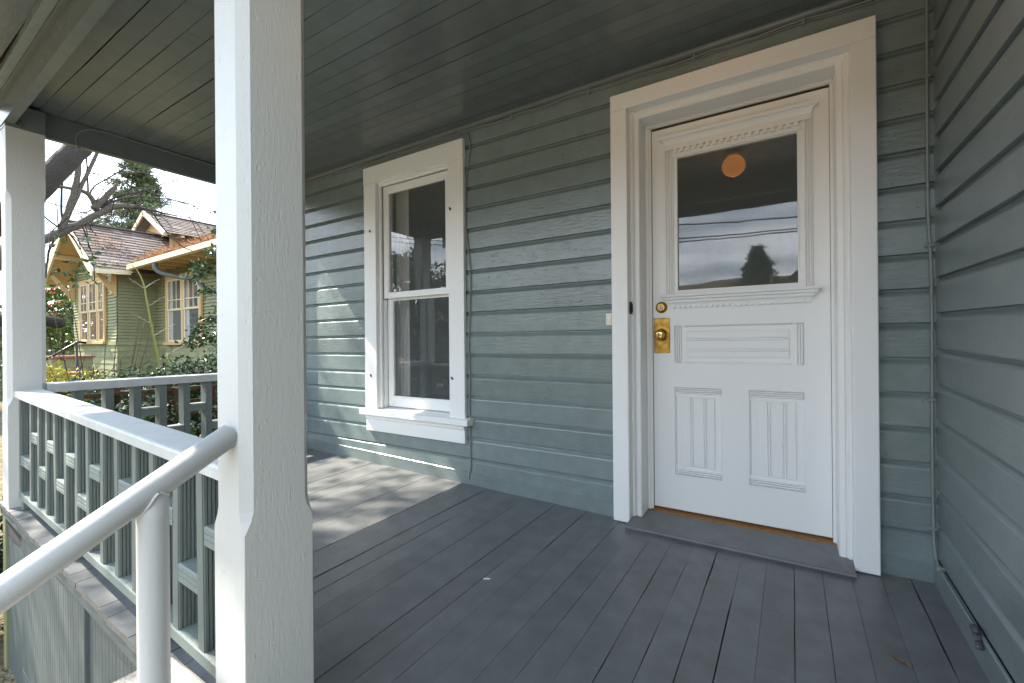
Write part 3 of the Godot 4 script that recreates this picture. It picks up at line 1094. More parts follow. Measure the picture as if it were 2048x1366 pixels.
# ---------------------------------------------------------------- posts and beams
func post_mesh(w: float, d: float, y0: float, stop_lo: float, stop_hi: float, y1: float, ch: float) -> SurfaceTool:
	# square below stop_lo and above stop_hi, chamfered between
	var st := mk()
	var rings: Array = []
	for e in [[y0, 0.0015], [stop_lo - 0.028, 0.0015], [stop_lo, ch * 0.75], [stop_lo + 0.02, ch], [stop_hi - 0.02, ch], [stop_hi, ch * 0.75], [stop_hi + 0.028, 0.0015], [y1, 0.0015]]:
		var ring: Array[Vector3] = []
		var c: float = e[1]
		var hx := w / 2
		var hz := d / 2
		for q in [[hx - c, hz], [hx, hz - c], [hx, -hz + c], [hx - c, -hz], [-hx + c, -hz], [-hx, -hz + c], [-hx, hz - c], [-hx + c, hz]]:
			ring.append(Vector3(q[0], e[0], q[1]))
		rings.append(ring)
	for i in rings.size() - 1:
		for k in 8:
			var k2 := (k + 1) % 8
			var mid: Vector3 = (rings[i][k] + rings[i][k2]) * 0.5
			quad(st, rings[i][k], rings[i][k2], rings[i + 1][k2], rings[i + 1][k], Vector3(mid.x / hxz(w), 0, mid.z / hxz(d)))
	for k in range(1, 7):
		tri(st, rings[0][0], rings[0][k], rings[0][k + 1], Vector3.DOWN)
		tri(st, rings[7][0], rings[7][k], rings[7][k + 1], Vector3.UP)
	return st


func hxz(v: float) -> float:
	return v * v


func beams_and_posts() -> void:
	var p := thing("porch_post", "thick white chamfered porch post at the head of the steps, pipe rail fixed to it", "post", Vector3(-1.0865, 0, 1.7525), "white porch posts")
	part("shaft", post_mesh(0.133, 0.165, -0.985, -0.395, 1.15, 1.30, 0.021), "post_white", p)
	var q := thing("porch_post", "white chamfered corner post at the far left end of the porch", "post", Vector3(-3.866, 0, 1.641), "white porch posts")
	part("shaft", post_mesh(0.133, 0.161, -0.955, -0.318, 0.87, 1.305, 0.021), "post_white", q)
	part("post_head", one(Vector3(-0.0685, 1.262, -0.083), Vector3(0.0685, 1.40, 0.083), 0.002), "ceiling2", q)
	var h := thing("half_post", "white half post against the siding at the left end of the porch", "post", Vector3(-3.873, 0, 0.055))
	part("shaft", post_mesh(0.10, 0.108, -0.905, -0.34, 0.95, 1.30, 0.018), "post_white", h)
	# front beam, a painted plank with a bed moulding where the soffit starts
	var fb := thing("front_beam", "long grey beam along the porch front under the ceiling edge", "beam")
	var a := Vector3(-3.93, 1.345, 1.705)
	var b := Vector3(SIDE_X, 1.345, 1.80)
	var st := mk()
	bar(st, a, b, 0.042, 0.13)
	part("beam_plank", st, "ceiling2", fb)
	var up := mk()
	bar(up, a + Vector3(0, 0.105, 0.012), b + Vector3(0, 0.105, 0.012), 0.05, 0.078)
	part("upper_plank", up, "ceiling1", fb)
	var bm := mk()
	bar(bm, a + Vector3(0, 0.108, 0.056), b + Vector3(0, 0.108, 0.056), 0.036, 0.036)
	part("bed_moulding", bm, "siding_x2", fb)
	var sb := thing("side_beam", "grey beam across the left end of the porch, cable along its top", "beam")
	part("beam_plank", one(Vector3(-3.905, 1.275, 0.0), Vector3(-3.865, CEIL - 0.001, 1.66), 0.003), "ceiling0", sb)
	part("gable_infill", one(Vector3(-3.93, CEIL + 0.002, 0.0), Vector3(-3.90, 1.66, 1.70), 0.002), "ceiling0", sb)


func rail_set(o: Node3D, pts: Array, top0: float, top1: float, bot0: float, bot1: float, at: Array, along: Vector3, across: Vector3, width: float, cap: String, capw: float, capt: float) -> void:
	# pts: two ends of the line; at: distances of the balusters along it
	var p0: Vector3 = pts[0]
	var p1: Vector3 = pts[1]
	var len := p0.distance_to(p1)
	var tr := mk()
	# cap with weathered rounded edges
	var prof := PackedVector2Array()
	for k in [[-0.5, -1.0], [0.5, -1.0], [0.5, -0.22], [0.47, -0.05], [0.42, 0.0], [-0.42, 0.0], [-0.47, -0.05], [-0.5, -0.22]]:
		prof.append(Vector2(k[0] * capw, k[1] * capt))
	prism(tr, prof, p0 + Vector3(0, top0, 0), p1 + Vector3(0, top1, 0), across, Vector3.UP)
	part("top_rail", tr, cap, o)
	var br := mk()
	var pb := PackedVector2Array([Vector2(-width / 2, -0.036), Vector2(width / 2, -0.036), Vector2(width / 2, -0.005), Vector2(width / 2 - 0.005, 0), Vector2(-width / 2 + 0.005, 0), Vector2(-width / 2, -0.005)])
	prism(br, pb, p0 + Vector3(0, bot0, 0), p1 + Vector3(0, bot1, 0), across, Vector3.UP)
	part("bottom_rail", br, "grey_rough", o)
	var bd := width - 0.006
	for i in at.size():
		var t: float = at[i] / len
		var c := p0.lerp(p1, t)
		var yt := lerpf(top0, top1, t) - capt
		var yb := lerpf(bot0, bot1, t)
		var st := mk()
		var h := 0.021
		# ribbed broad faces: shallow saw-cut reeds
		var pr := PackedVector2Array()
		var n := 8
		for k in n:
			var u := -bd / 2 + bd * k / n
			pr.append(Vector2(u, -h))
			pr.append(Vector2(u + bd / n * 0.72, -h))
			pr.append(Vector2(u + bd / n * 0.72, -h + 0.005))
			pr.append(Vector2(u + bd / n * 0.99, -h + 0.005))
		for k in n:
			var u := bd / 2 - bd * k / n
			pr.append(Vector2(u, h))
			pr.append(Vector2(u - bd / n * 0.72, h))
			pr.append(Vector2(u - bd / n * 0.72, h - 0.005))
			pr.append(Vector2(u - bd / n * 0.99, h - 0.005))
		var lean := across * rng.randf_range(-0.003, 0.003)
		prism(st, pr, c + Vector3(0, yb - 0.0005, 0), c + lean + Vector3(0, yt + 0.0005, 0), across, along)
		part("baluster", st, "grey_y", o)
		if i < at.size() - 1:
			var t2: float = at[i + 1] / len
			var cm := p0.lerp(p1, (t + t2) / 2)
			var half: float = (at[i + 1] - at[i]) / 2 - h
			var f := 0.64 if i % 2 == 0 else 0.355
			var yc := lerpf(yb, yt, f) + rng.randf_range(-0.008, 0.008)
			var bk := mk()
			var hb := 0.026
			prism(bk, PackedVector2Array([Vector2(-bd / 2, yc - hb), Vector2(bd / 2, yc - hb), Vector2(bd / 2, yc - 0.010), Vector2(bd / 2 - 0.004, yc - 0.008), Vector2(bd / 2, yc - 0.006), Vector2(bd / 2, yc + 0.006), Vector2(bd / 2 - 0.004, yc + 0.008), Vector2(bd / 2, yc + 0.010), Vector2(bd / 2, yc + hb - 0.004), Vector2(bd / 2 - 0.004, yc + hb), Vector2(-bd / 2, yc + hb)]), cm - along * half, cm + along * half, across, Vector3.UP)
			part("block", bk, "grey_rough", o)


func railings() -> void:
	var f := thing("front_railing", "porch front railing of ribbed grey balusters under a wide white cap", "railing")
	var p0 := Vector3(-1.153, 0, rail_z(-1.153))
	var p1 := Vector3(-3.80, 0, rail_z(-3.80))
	var al := (p1 - p0).normalized()
	var at: Array = []
	for k in 14:
		at.append(1.215 - 1.153 + 0.1765 * k)
	at.append(2.63)
	rail_set(f, [p0, p1], -0.312, -0.258, -0.850, -0.841, at, al, Vector3(-al.z, 0, al.x).normalized() * -1.0, 0.088, "cap_white", 0.121, 0.036)
	for x in [-1.75, -2.72, -3.72]:
		var z := rail_z(x)
		part("foot_block", one(Vector3(x - 0.02, floor_y(x, z) - 0.002, z - 0.035), Vector3(x + 0.02, -0.884, z + 0.043), 0.003), "grey_y", f)
	var s := thing("side_railing", "grey railing across the left end of the porch, garden behind it", "railing")
	var at2: Array = []
	for k in 10:
		at2.append(0.145 + 0.1475 * k)
	rail_set(s, [Vector3(-3.85, 0, 1.56), Vector3(-3.85, 0, 0.108)], -0.228, -0.232, -0.815, -0.805, at2, Vector3(0, 0, -1), Vector3(1, 0, 0), 0.088, "cap_white", 0.115, 0.054)


# ---------------------------------------------------------------- skirt, steps, handrail
func skirt_and_steps() -> void:
	var o := thing("porch_skirt", "grey vertical board skirting below the porch floor edge with an access hatch", "skirting")
	var x := -4.02
	var i := 0
	while x < -1.30:
		var z := edge_z(x) - 0.035
		var top := floor_y(x, z) - 0.026
		var st := mk()
		prism(st, PackedVector2Array([Vector2(0.001, -0.02), Vector2(0.079, -0.02), Vector2(0.079, -0.003), Vector2(0.076, 0), Vector2(0.042, 0), Vector2(0.040, -0.003), Vector2(0.038, 0), Vector2(0.004, 0), Vector2(0.001, -0.003)]), Vector3(x, -1.98, z), Vector3(x, top, z), Vector3(1, 0, 0.029).normalized(), Vector3(0, 0, 1))
		part("skirt_board", st, "skirt_grey", o)
		x += 0.080
		i += 1
	# nosing strip and fascia under the plank ends
	var ns := mk()
	bar(ns, Vector3(-4.02, floor_y(-4.02, 1.72) - 0.052, edge_z(-4.02) - 0.022), Vector3(-1.3, floor_y(-1.3, 1.79) - 0.052, edge_z(-1.3) - 0.022), 0.024, 0.054)
	part("nosing", ns, "skirt_grey", o)
	var hm := mk()
	prism(hm, PackedVector2Array([Vector2(-0.01, -1.80), Vector2(0.012, -1.80), Vector2(0.014, -1.797), Vector2(0.014, -1.752), Vector2(0.011, -1.749), Vector2(-0.01, -1.749)]), Vector3(-3.55, 0, edge_z(-3.55) - 0.031), Vector3(-2.42, 0, edge_z(-2.42) - 0.031), Vector3(0, 0, 1), Vector3.UP)
	var ha := part("hatch", hm, "skirt_grey", o)
	for k in 15:
		var hx := -3.55 + k * 0.0755
		var hb := mk()
		var hz := edge_z(hx) - 0.031
		prism(hb, PackedVector2Array([Vector2(0.0006, -0.01), Vector2(0.0748, -0.01), Vector2(0.0748, 0.010), Vector2(0.072, 0.013), Vector2(0.040, 0.013), Vector2(0.0378, 0.010), Vector2(0.0356, 0.013), Vector2(0.0035, 0.013), Vector2(0.0006, 0.010)]), Vector3(hx, -1.749, hz), Vector3(hx, -1.041 + 0.017 * (-hx - 2.42), hz), Vector3(1, 0, 0.029).normalized(), Vector3(0, 0, 1))
		part("hatch_board", hb, "skirt_grey", ha)
	part("corner_board", one(Vector3(-4.075, -1.98, 1.655), Vector3(-4.022, -0.93, 1.70), 0.003), "green_siding0", o)
	var st2 := thing("front_steps", "wooden front steps and pale cheek wall below the porch post", "steps")
	for k in 4:
		part("tread", one(Vector3(-0.92, -1.16 - k * 0.2, 1.83 + k * 0.28), Vector3(0.40, -1.125 - k * 0.2, 2.14 + k * 0.28), 0.005), "floor%d" % (k % 3), st2)
		part("riser", one(Vector3(-0.92, -1.345 - k * 0.2, 1.85 + k * 0.28), Vector3(0.40, -1.165 - k * 0.2, 1.868 + k * 0.28), 0.002), "grey_y", st2)
	part("cheek_wall", one(Vector3(-1.34, -1.98, 1.852), Vector3(-0.95, -0.775, 3.1), 0.012), "concrete", st2)


func handrail() -> void:
	var o := thing("pipe_handrail", "round white pipe handrail sloping down from the porch post", "handrail")
	var a := Vector3(-1.07, -0.2025, 1.836)
	var b := Vector3(-1.07, -0.814, 2.936)
	var st := mk(true)
	tube(st, [a, a.lerp(b, 0.3), a.lerp(b, 0.7), b], 0.0262, 28)
	part("sloping_pipe", st, "pipe_white", o)
	var m := a.lerp(b, 0.1327)
	var up := mk(true)
	tube(up, [m + Vector3(0, -0.002, 0), m + Vector3(0, -0.06, 0), m + Vector3(0, -0.42, 0), m + Vector3(0.0, -0.426, 0), m + Vector3(0, -0.65, 0)], [0.0257, 0.0262, 0.0262, 0.0271, 0.0271], 28)
	part("upright_pipe", up, "pipe_white", o)
	var wd := mk(true)
	var ring: Array = []
	for k in 25:
		var t := TAU * k / 24.0
		var rr := Vector3(cos(t) * 0.0284, 0, sin(t) * 0.0284)
		# the weld follows the underside of the sloping pipe
		var s := a.lerp(b, 0.1327 + rr.z / a.distance_to(b))
		ring.append(Vector3(m.x + rr.x, s.y - sqrt(maxf(0.0, 0.0281 * 0.0281 - pow(minf(absf(rr.x), 0.028), 2.0))) * 1.1 - 0.001, s.z))
	tube(wd, ring, 0.0030, 6, false)
	part("weld", wd, "pipe_white", o)
	var low := a.lerp(b, 0.86)
	var up2 := mk(true)
	tube(up2, [low, low + Vector3(0, -0.5, 0), low + Vector3(0, -1.1, 0)], 0.0262, 20)
	part("upright_pipe", up2, "pipe_white", o)


# ---------------------------------------------------------------- cables and small things
func cables() -> void:
	var c := thing("ceiling_cable", "thin painted cable clipped along the top of the siding", "cable")
	var pts: Array = []
	for k in 45:
		var x := -3.8 + k * (SIDE_X - 0.02 + 3.8) / 44.0
		pts.append(Vector3(x, CEIL - 0.034 - 0.004 * sin(k * 1.7) - 0.003 * sin(k * 0.6), 0.012 + 0.002 * sin(k * 2.1)))
	var st := mk(true)
	tube(st, pts, 0.0042, 7)
	part("cable_run", st, "cable", c)
	var st1 := mk(true)
	var p2: Array = []
	for q in pts:
		p2.append(q + Vector3(0.02, -0.010 - 0.002 * sin(q.x * 9.0), -0.002))
	tube(st1, p2, 0.003, 6)
	part("cable_run", st1, "cable", c)
	for x in [-3.2, -2.55, -1.86, -1.45, -0.95, -0.4, 0.05]:
		part("cable_clip", one(Vector3(x - 0.005, CEIL - 0.052, 0.004), Vector3(x + 0.005, CEIL - 0.024, 0.020), 0.002), "cable", c)
	var w := thing("window_cable", "thin cable looping down the siding beside the window", "cable")
	var wp: Array = []
	for q in [[-1.90, 1.392], [-1.84, 1.40], [-1.796, 1.36], [-1.783, 1.257], [-1.812, 1.117], [-1.822, 0.95], [-1.824, 0.773], [-1.796, 0.538], [-1.790, 0.40], [-1.793, 0.275], [-1.801, 0.10], [-1.806, -0.053], [-1.801, -0.25], [-1.806, -0.381], [-1.803, -0.55], [-1.801, -0.71], [-1.800, -0.825], [-1.808, -0.86], [-1.815, -0.885], [-1.813, -0.905]]:
		wp.append(Vector3(q[0], q[1], 0.008))
	var st2 := mk(true)
	tube(st2, smooth_path(wp, 3), 0.0040, 7)
	part("cable_run", st2, "cable", w)
	var k := thing("corner_cable", "grey cable clipped down the corner and along the skirting of the right wall", "cable")
	var kp: Array = []
	for q in [[0.452, 1.40, 0.012], [0.451, 1.1, 0.012], [0.450, 0.54, 0.012], [0.457, 0.30, 0.013], [0.459, 0.05, 0.012], [0.457, -0.43, 0.012], [0.458, -0.70, 0.012], [0.459, -0.80, 0.018], [0.459, -0.845, 0.040], [0.459, -0.862, 0.10], [0.459, -0.868, 0.25], [0.459, -0.875, 0.50]]:
		kp.append(Vector3(q[0], q[1], q[2]))
	var st3 := mk(true)
	tube(st3, smooth_path(kp, 4), 0.0050, 8)
	part("cable_run", st3, "cable", k)
	for q in [[0.452, 1.02], [0.455, 0.36], [0.457, -0.24], [0.458, -0.74]]:
		part("cable_clip", one(Vector3(q[0] - 0.016, q[1] - 0.005, 0.003), Vector3(q[0] + 0.010, q[1] + 0.004, 0.020), 0.002), "cable", k)
	part("cable_clip", one(Vector3(0.448, -0.868, 0.09), Vector3(0.472, -0.852, 0.105), 0.002), "cable", k)
	var cn := mk(true)
	tube(cn, [Vector3(0.456, -0.872, 0.47), Vector3(0.456, -0.876, 0.50), Vector3(0.452, -0.884, 0.53)], [0.010, 0.012, 0.009], 8)
	tube(cn, [Vector3(0.458, -0.860, 0.495), Vector3(0.448, -0.865, 0.52)], 0.007, 8)
	tube(cn, [Vector3(0.458, -0.885, 0.52), Vector3(0.450, -0.892, 0.545), Vector3(0.444, -0.890, 0.555)], [0.008, 0.010, 0.006], 8)
	part("connector", cn, "cable_dark", k)
	var b := thing("beam_cable", "thin cable along the left end beam with a loop hanging down", "cable")
	var bp: Array = []
	for q in [[1.408, 0.1], [1.410, 0.62], [1.412, 1.0], [1.416, 1.20], [1.412, 1.30], [1.392, 1.365], [1.350, 1.402], [1.300, 1.410], [1.268, 1.400], [1.255, 1.392]]:
		bp.append(Vector3(-3.860, q[0], q[1]))
	var st4 := mk(true)
	tube(st4, smooth_path(bp, 4), 0.004, 7)
	part("cable_run", st4, "cable", b)
	var lp := mk(true)
	var ring: Array = []
	for i in 17:
		var t := TAU * i / 16.0
		ring.append(Vector3(-3.858, 1.252 + cos(t) * 0.014, 1.395 + sin(t) * 0.014))
	tube(lp, ring, 0.003, 6, false)
	part("loop", lp, "cable", b)


func small_things() -> void:
	var h := mk(true)
	tube(h, smooth_path([Vector3(-3.797, 1.35, 1.683), Vector3(-3.780, 1.325, 1.680), Vector3(-3.765, 1.300, 1.672), Vector3(-3.760, 1.278, 1.662), Vector3(-3.766, 1.266, 1.668), Vector3(-3.775, 1.275, 1.682), Vector3(-3.785, 1.292, 1.700)], 4), 0.0045, 7)
	single("wire_hook", h, "cable_dark", "bent wire hook screwed into the head of the far left post", "hook")
	var bell := thing("doorbell_button", "small cream doorbell button on the siding beside the door casing", "doorbell")
	part("bell_case", one(Vector3(-0.862, 0.083, 0.0), Vector3(-0.827, 0.150, 0.016), 0.004), "bell", bell)
	var bb := mk()
	lathe(bb, [Vector2(0.0095, 0.016), Vector2(0.0095, 0.0185), Vector2(0.0078, 0.0185), Vector2(0.0075, 0.0165), Vector2(0.0062, 0.0165), Vector2(0.0055, 0.019), Vector2(0, 0.0195)], Vector3(-0.8445, 0.1165, 0), Vector3(0, 0, 1), 18)
	part("push_button", bb, "bell_button", bell)
	# litter on the boards
	var lf := mk()
	var y := floor_y(0.26, 0.63) + 0.003
	var c := [Vector3(0.240, y + 0.010, 0.612), Vector3(0.252, y + 0.003, 0.618), Vector3(0.264, y + 0.006, 0.629), Vector3(0.276, y + 0.010, 0.631), Vector3(0.285, y + 0.004, 0.638)]
	for i in 4:
		var wd: float = [0.003, 0.008, 0.009, 0.005][i]
		var wd2: float = [0.008, 0.009, 0.005, 0.001][i]
		var s := Vector3(0.5, 0, -0.85)
		quad(lf, c[i] - s * wd + Vector3(0, 0.010, 0), c[i], c[i + 1], c[i + 1] - s * wd2 + Vector3(0, 0.010, 0), Vector3.UP)
		quad(lf, c[i], c[i] + s * wd + Vector3(0, 0.008, 0), c[i + 1] + s * wd2 + Vector3(0, 0.008, 0), c[i + 1], Vector3.UP)
	single("dead_leaf", lf, "dry_leaf", "curled brown dead leaf on the dark boards below the right wall", "leaf")
	var ch := mk()
	var yc := floor_y(-1.06, 0.87)
	prism(ch, PackedVector2Array([Vector2(-0.014, 0), Vector2(-0.010, 0.006), Vector2(0.012, 0.005), Vector2(0.016, -0.002), Vector2(0.010, -0.004), Vector2(-0.010, -0.003)]), Vector3(-1.062, yc + 0.001, 0.869), Vector3(-1.062, yc + 0.0035, 0.869), Vector3(0.9, 0, -0.45).normalized(), Vector3(0.45, 0, 0.9).normalized())
	single("paint_chip", ch, "paint_chip", "small white paint chip lying alone in the middle of the boards", "paint chip")
	var bits := mk()
	for k in 70:
		var x := rng.randf_range(-2.2, 0.42)
		var z := rng.randf_range(0.03, 1.3)
		if k < 26:
			x = rng.randf_range(0.25, 0.46)
			z = absf(rng.randfn()) * 0.05 + 0.01
		elif k < 40:
			x = rng.randf_range(-2.6, 0.2)
			z = 0.012 if x < -0.85 else 0.14
		var r := rng.randf_range(0.0015, 0.0045)
		var yy := floor_y(x, z) + 0.002
		var dd := Vector3(rng.randfn(), 0, rng.randfn()).normalized() * r
		var ss := Vector3(-dd.z, 0, dd.x) * rng.randf_range(0.3, 0.7)
		var tip := Vector3(x, yy + r * 0.6, z)
		quad(bits, Vector3(x, yy, z) - dd, Vector3(x, yy, z) - ss, tip + dd, Vector3(x, yy, z) + ss, Vector3.UP)
	single("floor_litter", bits, "yellow_bit", "tiny straw coloured crumbs and bud scales scattered over the porch boards", "litter", "", "stuff")


func porch_lamp() -> void:
	var o := thing("porch_lamp", "round amber glass porch lamp on the ceiling, mirrored in the door glass", "ceiling lamp", Vector3(-0.37, CEIL, 1.06))
	var st := mk()
	lathe(st, [Vector2(0, -0.032), Vector2(0.045, -0.032), Vector2(0.062, -0.022), Vector2(0.066, -0.002), Vector2(0, -0.002)], Vector3.ZERO, Vector3.UP, 28)
	part("lamp_base", st, "ceiling0", o)
	# a pressed glass globe: rows of facets
	var g := mk()
	var seam := mk(true)
	lathe(seam, [Vector2(0.0244, -0.033), Vector2(0.045, -0.046), Vector2(0.064, -0.066), Vector2(0.0755, -0.089), Vector2(0.078, -0.108), Vector2(0.0735, -0.133), Vector2(0.060, -0.158), Vector2(0.040, -0.175), Vector2(0.02, -0.1834), Vector2(0, -0.186)], Vector3.ZERO, Vector3.UP, 26)
	part("globe_seam", seam, "globe_seam", o)
	var rows := 10
	var cols := 17
	for i in rows:
		for j in cols:
			var q: Array[Vector3] = []
			var mid := Vector3.ZERO
			for k in [[0, 0], [0, 1], [1, 1], [1, 0]]:
				var ph: float = PI * (0.10 + 0.90 * (i + k[0]) / rows)
				var th: float = TAU * (j + k[1] + 0.5 * (i % 2)) / cols
				var r := 0.079
				q.append(Vector3(sin(ph) * cos(th) * r, cos(ph) * r - 0.108, sin(ph) * sin(th) * r))
				mid += q[-1] * 0.25
			var out := mid - Vector3(0, -0.108, 0)
			for k in 4:
				q[k] = mid + (q[k] - mid) * 0.66
			mid += out.normalized() * 0.004
			for k in 4:
				tri(g, q[k], q[(k + 1) % 4], mid, out)
	part("globe_shade", g, "globe", o)
	var l := OmniLight3D.new()
	l.name = "lamp_light"
	l.position = Vector3(0, -0.108, 0)
	l.light_color = Color(1.0, 0.74, 0.42)
	l.light_energy = 0.02
	l.light_size = 0.07
	l.omni_range = 8.0
	l.omni_attenuation = 2.0
	l.shadow_enabled = true
	o.add_child(l)


# ---------------------------------------------------------------- the green house next door
func laps(st: SurfaceTool, a: Vector3, b: Vector3, y0: float, y1: float, pitch: float, out: Vector3) -> void:
	# overlapping boards on a wall that runs from a to b
	var rows := int(ceil((y1 - y0) / pitch))
	for k in rows:
		var lo := y0 + k * pitch
		var hi := minf(lo + pitch, y1)
		var p := Vector3(a.x, lo, a.z) + out * 0.028
		var q := Vector3(b.x, lo, b.z) + out * 0.028
		var r := Vector3(b.x, hi, b.z) + out * 0.003
		var s := Vector3(a.x, hi, a.z) + out * 0.003
		quad(st, p, q, r, s, out)
		quad(st, p, q, Vector3(b.x, lo, b.z), Vector3(a.x, lo, a.z), Vector3.DOWN)


func shingle_wall(sts: Array, a: Vector3, b: Vector3, y0: float, y1: float, out: Vector3) -> void:
	var d := (b - a)
	var len := d.length()
	d /= len
	var k := 0
	var y := y0
	while y < y1 - 0.01:
		var hi := minf(y + 0.15, y1)
		var x := -rng.randf() * 0.2
		while x < len:
			var w := rng.randf_range(0.14, 0.30)
			var l0 := maxf(x, 0.0)
			var l1 := minf(x + w - 0.005, len)
			if l1 > l0:
				var st: SurfaceTool = sts[rng.randi_range(0, 2)]
				var t := rng.randf_range(0.014, 0.020)
				var p := Vector3(a.x, y + rng.randf_range(-0.004, 0.004), a.z) + d * l0 + out * t
				var q := p + d * (l1 - l0)
				var r := Vector3(q.x, hi, q.z) + out * (0.004 - t)
				var s := Vector3(p.x, hi, p.z) + out * (0.004 - t)
				quad(st, p, q, r, s, out)
				quad(st, p, q, q - out * t, p - out * t, Vector3.DOWN)
				quad(st, q, r, r - out * 0.004, q - out * t, d)
			x += w
		y += 0.15
		k += 1


func roof_plane(o: Node3D, e0: Vector3, e1: Vector3, up: Vector3) -> void:
	# shingles in courses from the eave e0-e1 up along up
	var d := e1 - e0
	var len := d.length()
	d /= len
	var h := up.length()
	var u := up / h
	var n := d.cross(u).normalized()
	if n.y < 0:
		n = -n
	var sts := [mk(), mk(), mk()]
	var rows := int(h / 0.145)
	for k in rows + 1:
		var y := k * 0.145
		var y2 := minf(y + 0.16, h)
		var x := -rng.randf() * 0.3
		while x < len:
			var w := rng.randf_range(0.18, 0.36)
			var l0 := maxf(x, 0.0)
			var l1 := minf(x + w - 0.008, len)
			if l1 > l0 and y2 > y:
				var t := rng.randf_range(0.016, 0.028)
				var p := e0 + d * l0 + u * (y + rng.randf_range(-0.008, 0.008)) + n * t
				var q := p + d * (l1 - l0)
				var r := e0 + d * l1 + u * y2 + n * 0.004
				var s := e0 + d * l0 + u * y2 + n * 0.004
				var st: SurfaceTool = sts[rng.randi_range(0, 2)]
				quad(st, p, q, r, s, n)
				quad(st, p, q, q - n * t, p - n * t, -u)
			x += w
	for k in 3:
		var m := part("shingles", sts[k], "shingle%d" % k, o)
		m.set_meta("kind", "stuff")
	var slab := mk()
	quad(slab, e0 - n * 0.002, e1 - n * 0.002, e1 + up - n * 0.002, e0 + up - n * 0.002, n)
	part("roof_deck", slab, "roof_far", o)


func house_window(o: Node3D, x0: float, x1: float, y0: float, y1: float, z: float, divs: Array, mid: float, muntins: int, blind := "amber_blind", share := 0.6) -> void:
	# a cased window on a wall facing +z, with sash frames between the divisions
	var w := part("window", boxes([
		[Vector3(x0 - 0.10, y0 - 0.02, z), Vector3(x0, y1 + 0.10, z + 0.05)], [Vector3(x1, y0 - 0.02, z), Vector3(x1 + 0.10, y1 + 0.10, z + 0.05)],
		[Vector3(x0, y1, z), Vector3(x1, y1 + 0.10, z + 0.049)], [Vector3(x0 - 0.13, y0 - 0.09, z), Vector3(x1 + 0.13, y0 - 0.02, z + 0.09)]], 0.004), "yellow_trim", o)
	part("dark_reveal", one(Vector3(x0, y0 - 0.02, z + 0.001), Vector3(x1, y1, z + 0.004)), "dark", w)
	var xs: Array = [x0]
	xs.append_array(divs)
	xs.append(x1)
	for i in xs.size() - 1:
		var a: float = xs[i]
		var b: float = xs[i + 1]
		if i > 0:
			part("mullion", one(Vector3(a - 0.05, y0 - 0.02, z + 0.004), Vector3(a + 0.05, y1, z + 0.046), 0.004), "yellow_trim", w)
			a += 0.05
		if i < xs.size() - 2:
			b -= 0.05
		for s in [[y0 - 0.02, mid + 0.02, 0.014], [mid - 0.02, y1, 0.026]]:
			var zz: float = z + s[2]
			part("sash", boxes([[Vector3(a, s[0], zz), Vector3(a + 0.05, s[1], zz + 0.02)], [Vector3(b - 0.05, s[0], zz), Vector3(b, s[1], zz + 0.02)],
				[Vector3(a + 0.05, s[0], zz), Vector3(b - 0.05, s[0] + 0.05, zz + 0.019)], [Vector3(a + 0.05, s[1] - 0.045, zz), Vector3(b - 0.05, s[1], zz + 0.019)]], 0.003), "cream_trim", w)
			part("pane", one(Vector3(a + 0.045, s[0] + 0.045, zz + 0.006), Vector3(b - 0.045, s[1] - 0.04, zz + 0.010)), "glass", w)
			if s[2] > 0.02 and muntins > 0:
				for m in muntins:
					var mx := lerpf(a + 0.05, b - 0.05, (m + 1.0) / (muntins + 1.0))
					part("muntin", one(Vector3(mx - 0.012, s[0] + 0.05, zz + 0.0105), Vector3(mx + 0.012, s[1] - 0.045, zz + 0.018)), "cream_trim", w)
				part("muntin", one(Vector3(a + 0.05, s[0] + 0.24, zz + 0.0107), Vector3(b - 0.05, s[0] + 0.264, zz + 0.0183)), "cream_trim", w)
		part("curtain", one(Vector3(a + 0.02, y0, z + 0.0055), Vector3(a + (b - a) * share, y1 - 0.02, z + 0.009)), blind, w)


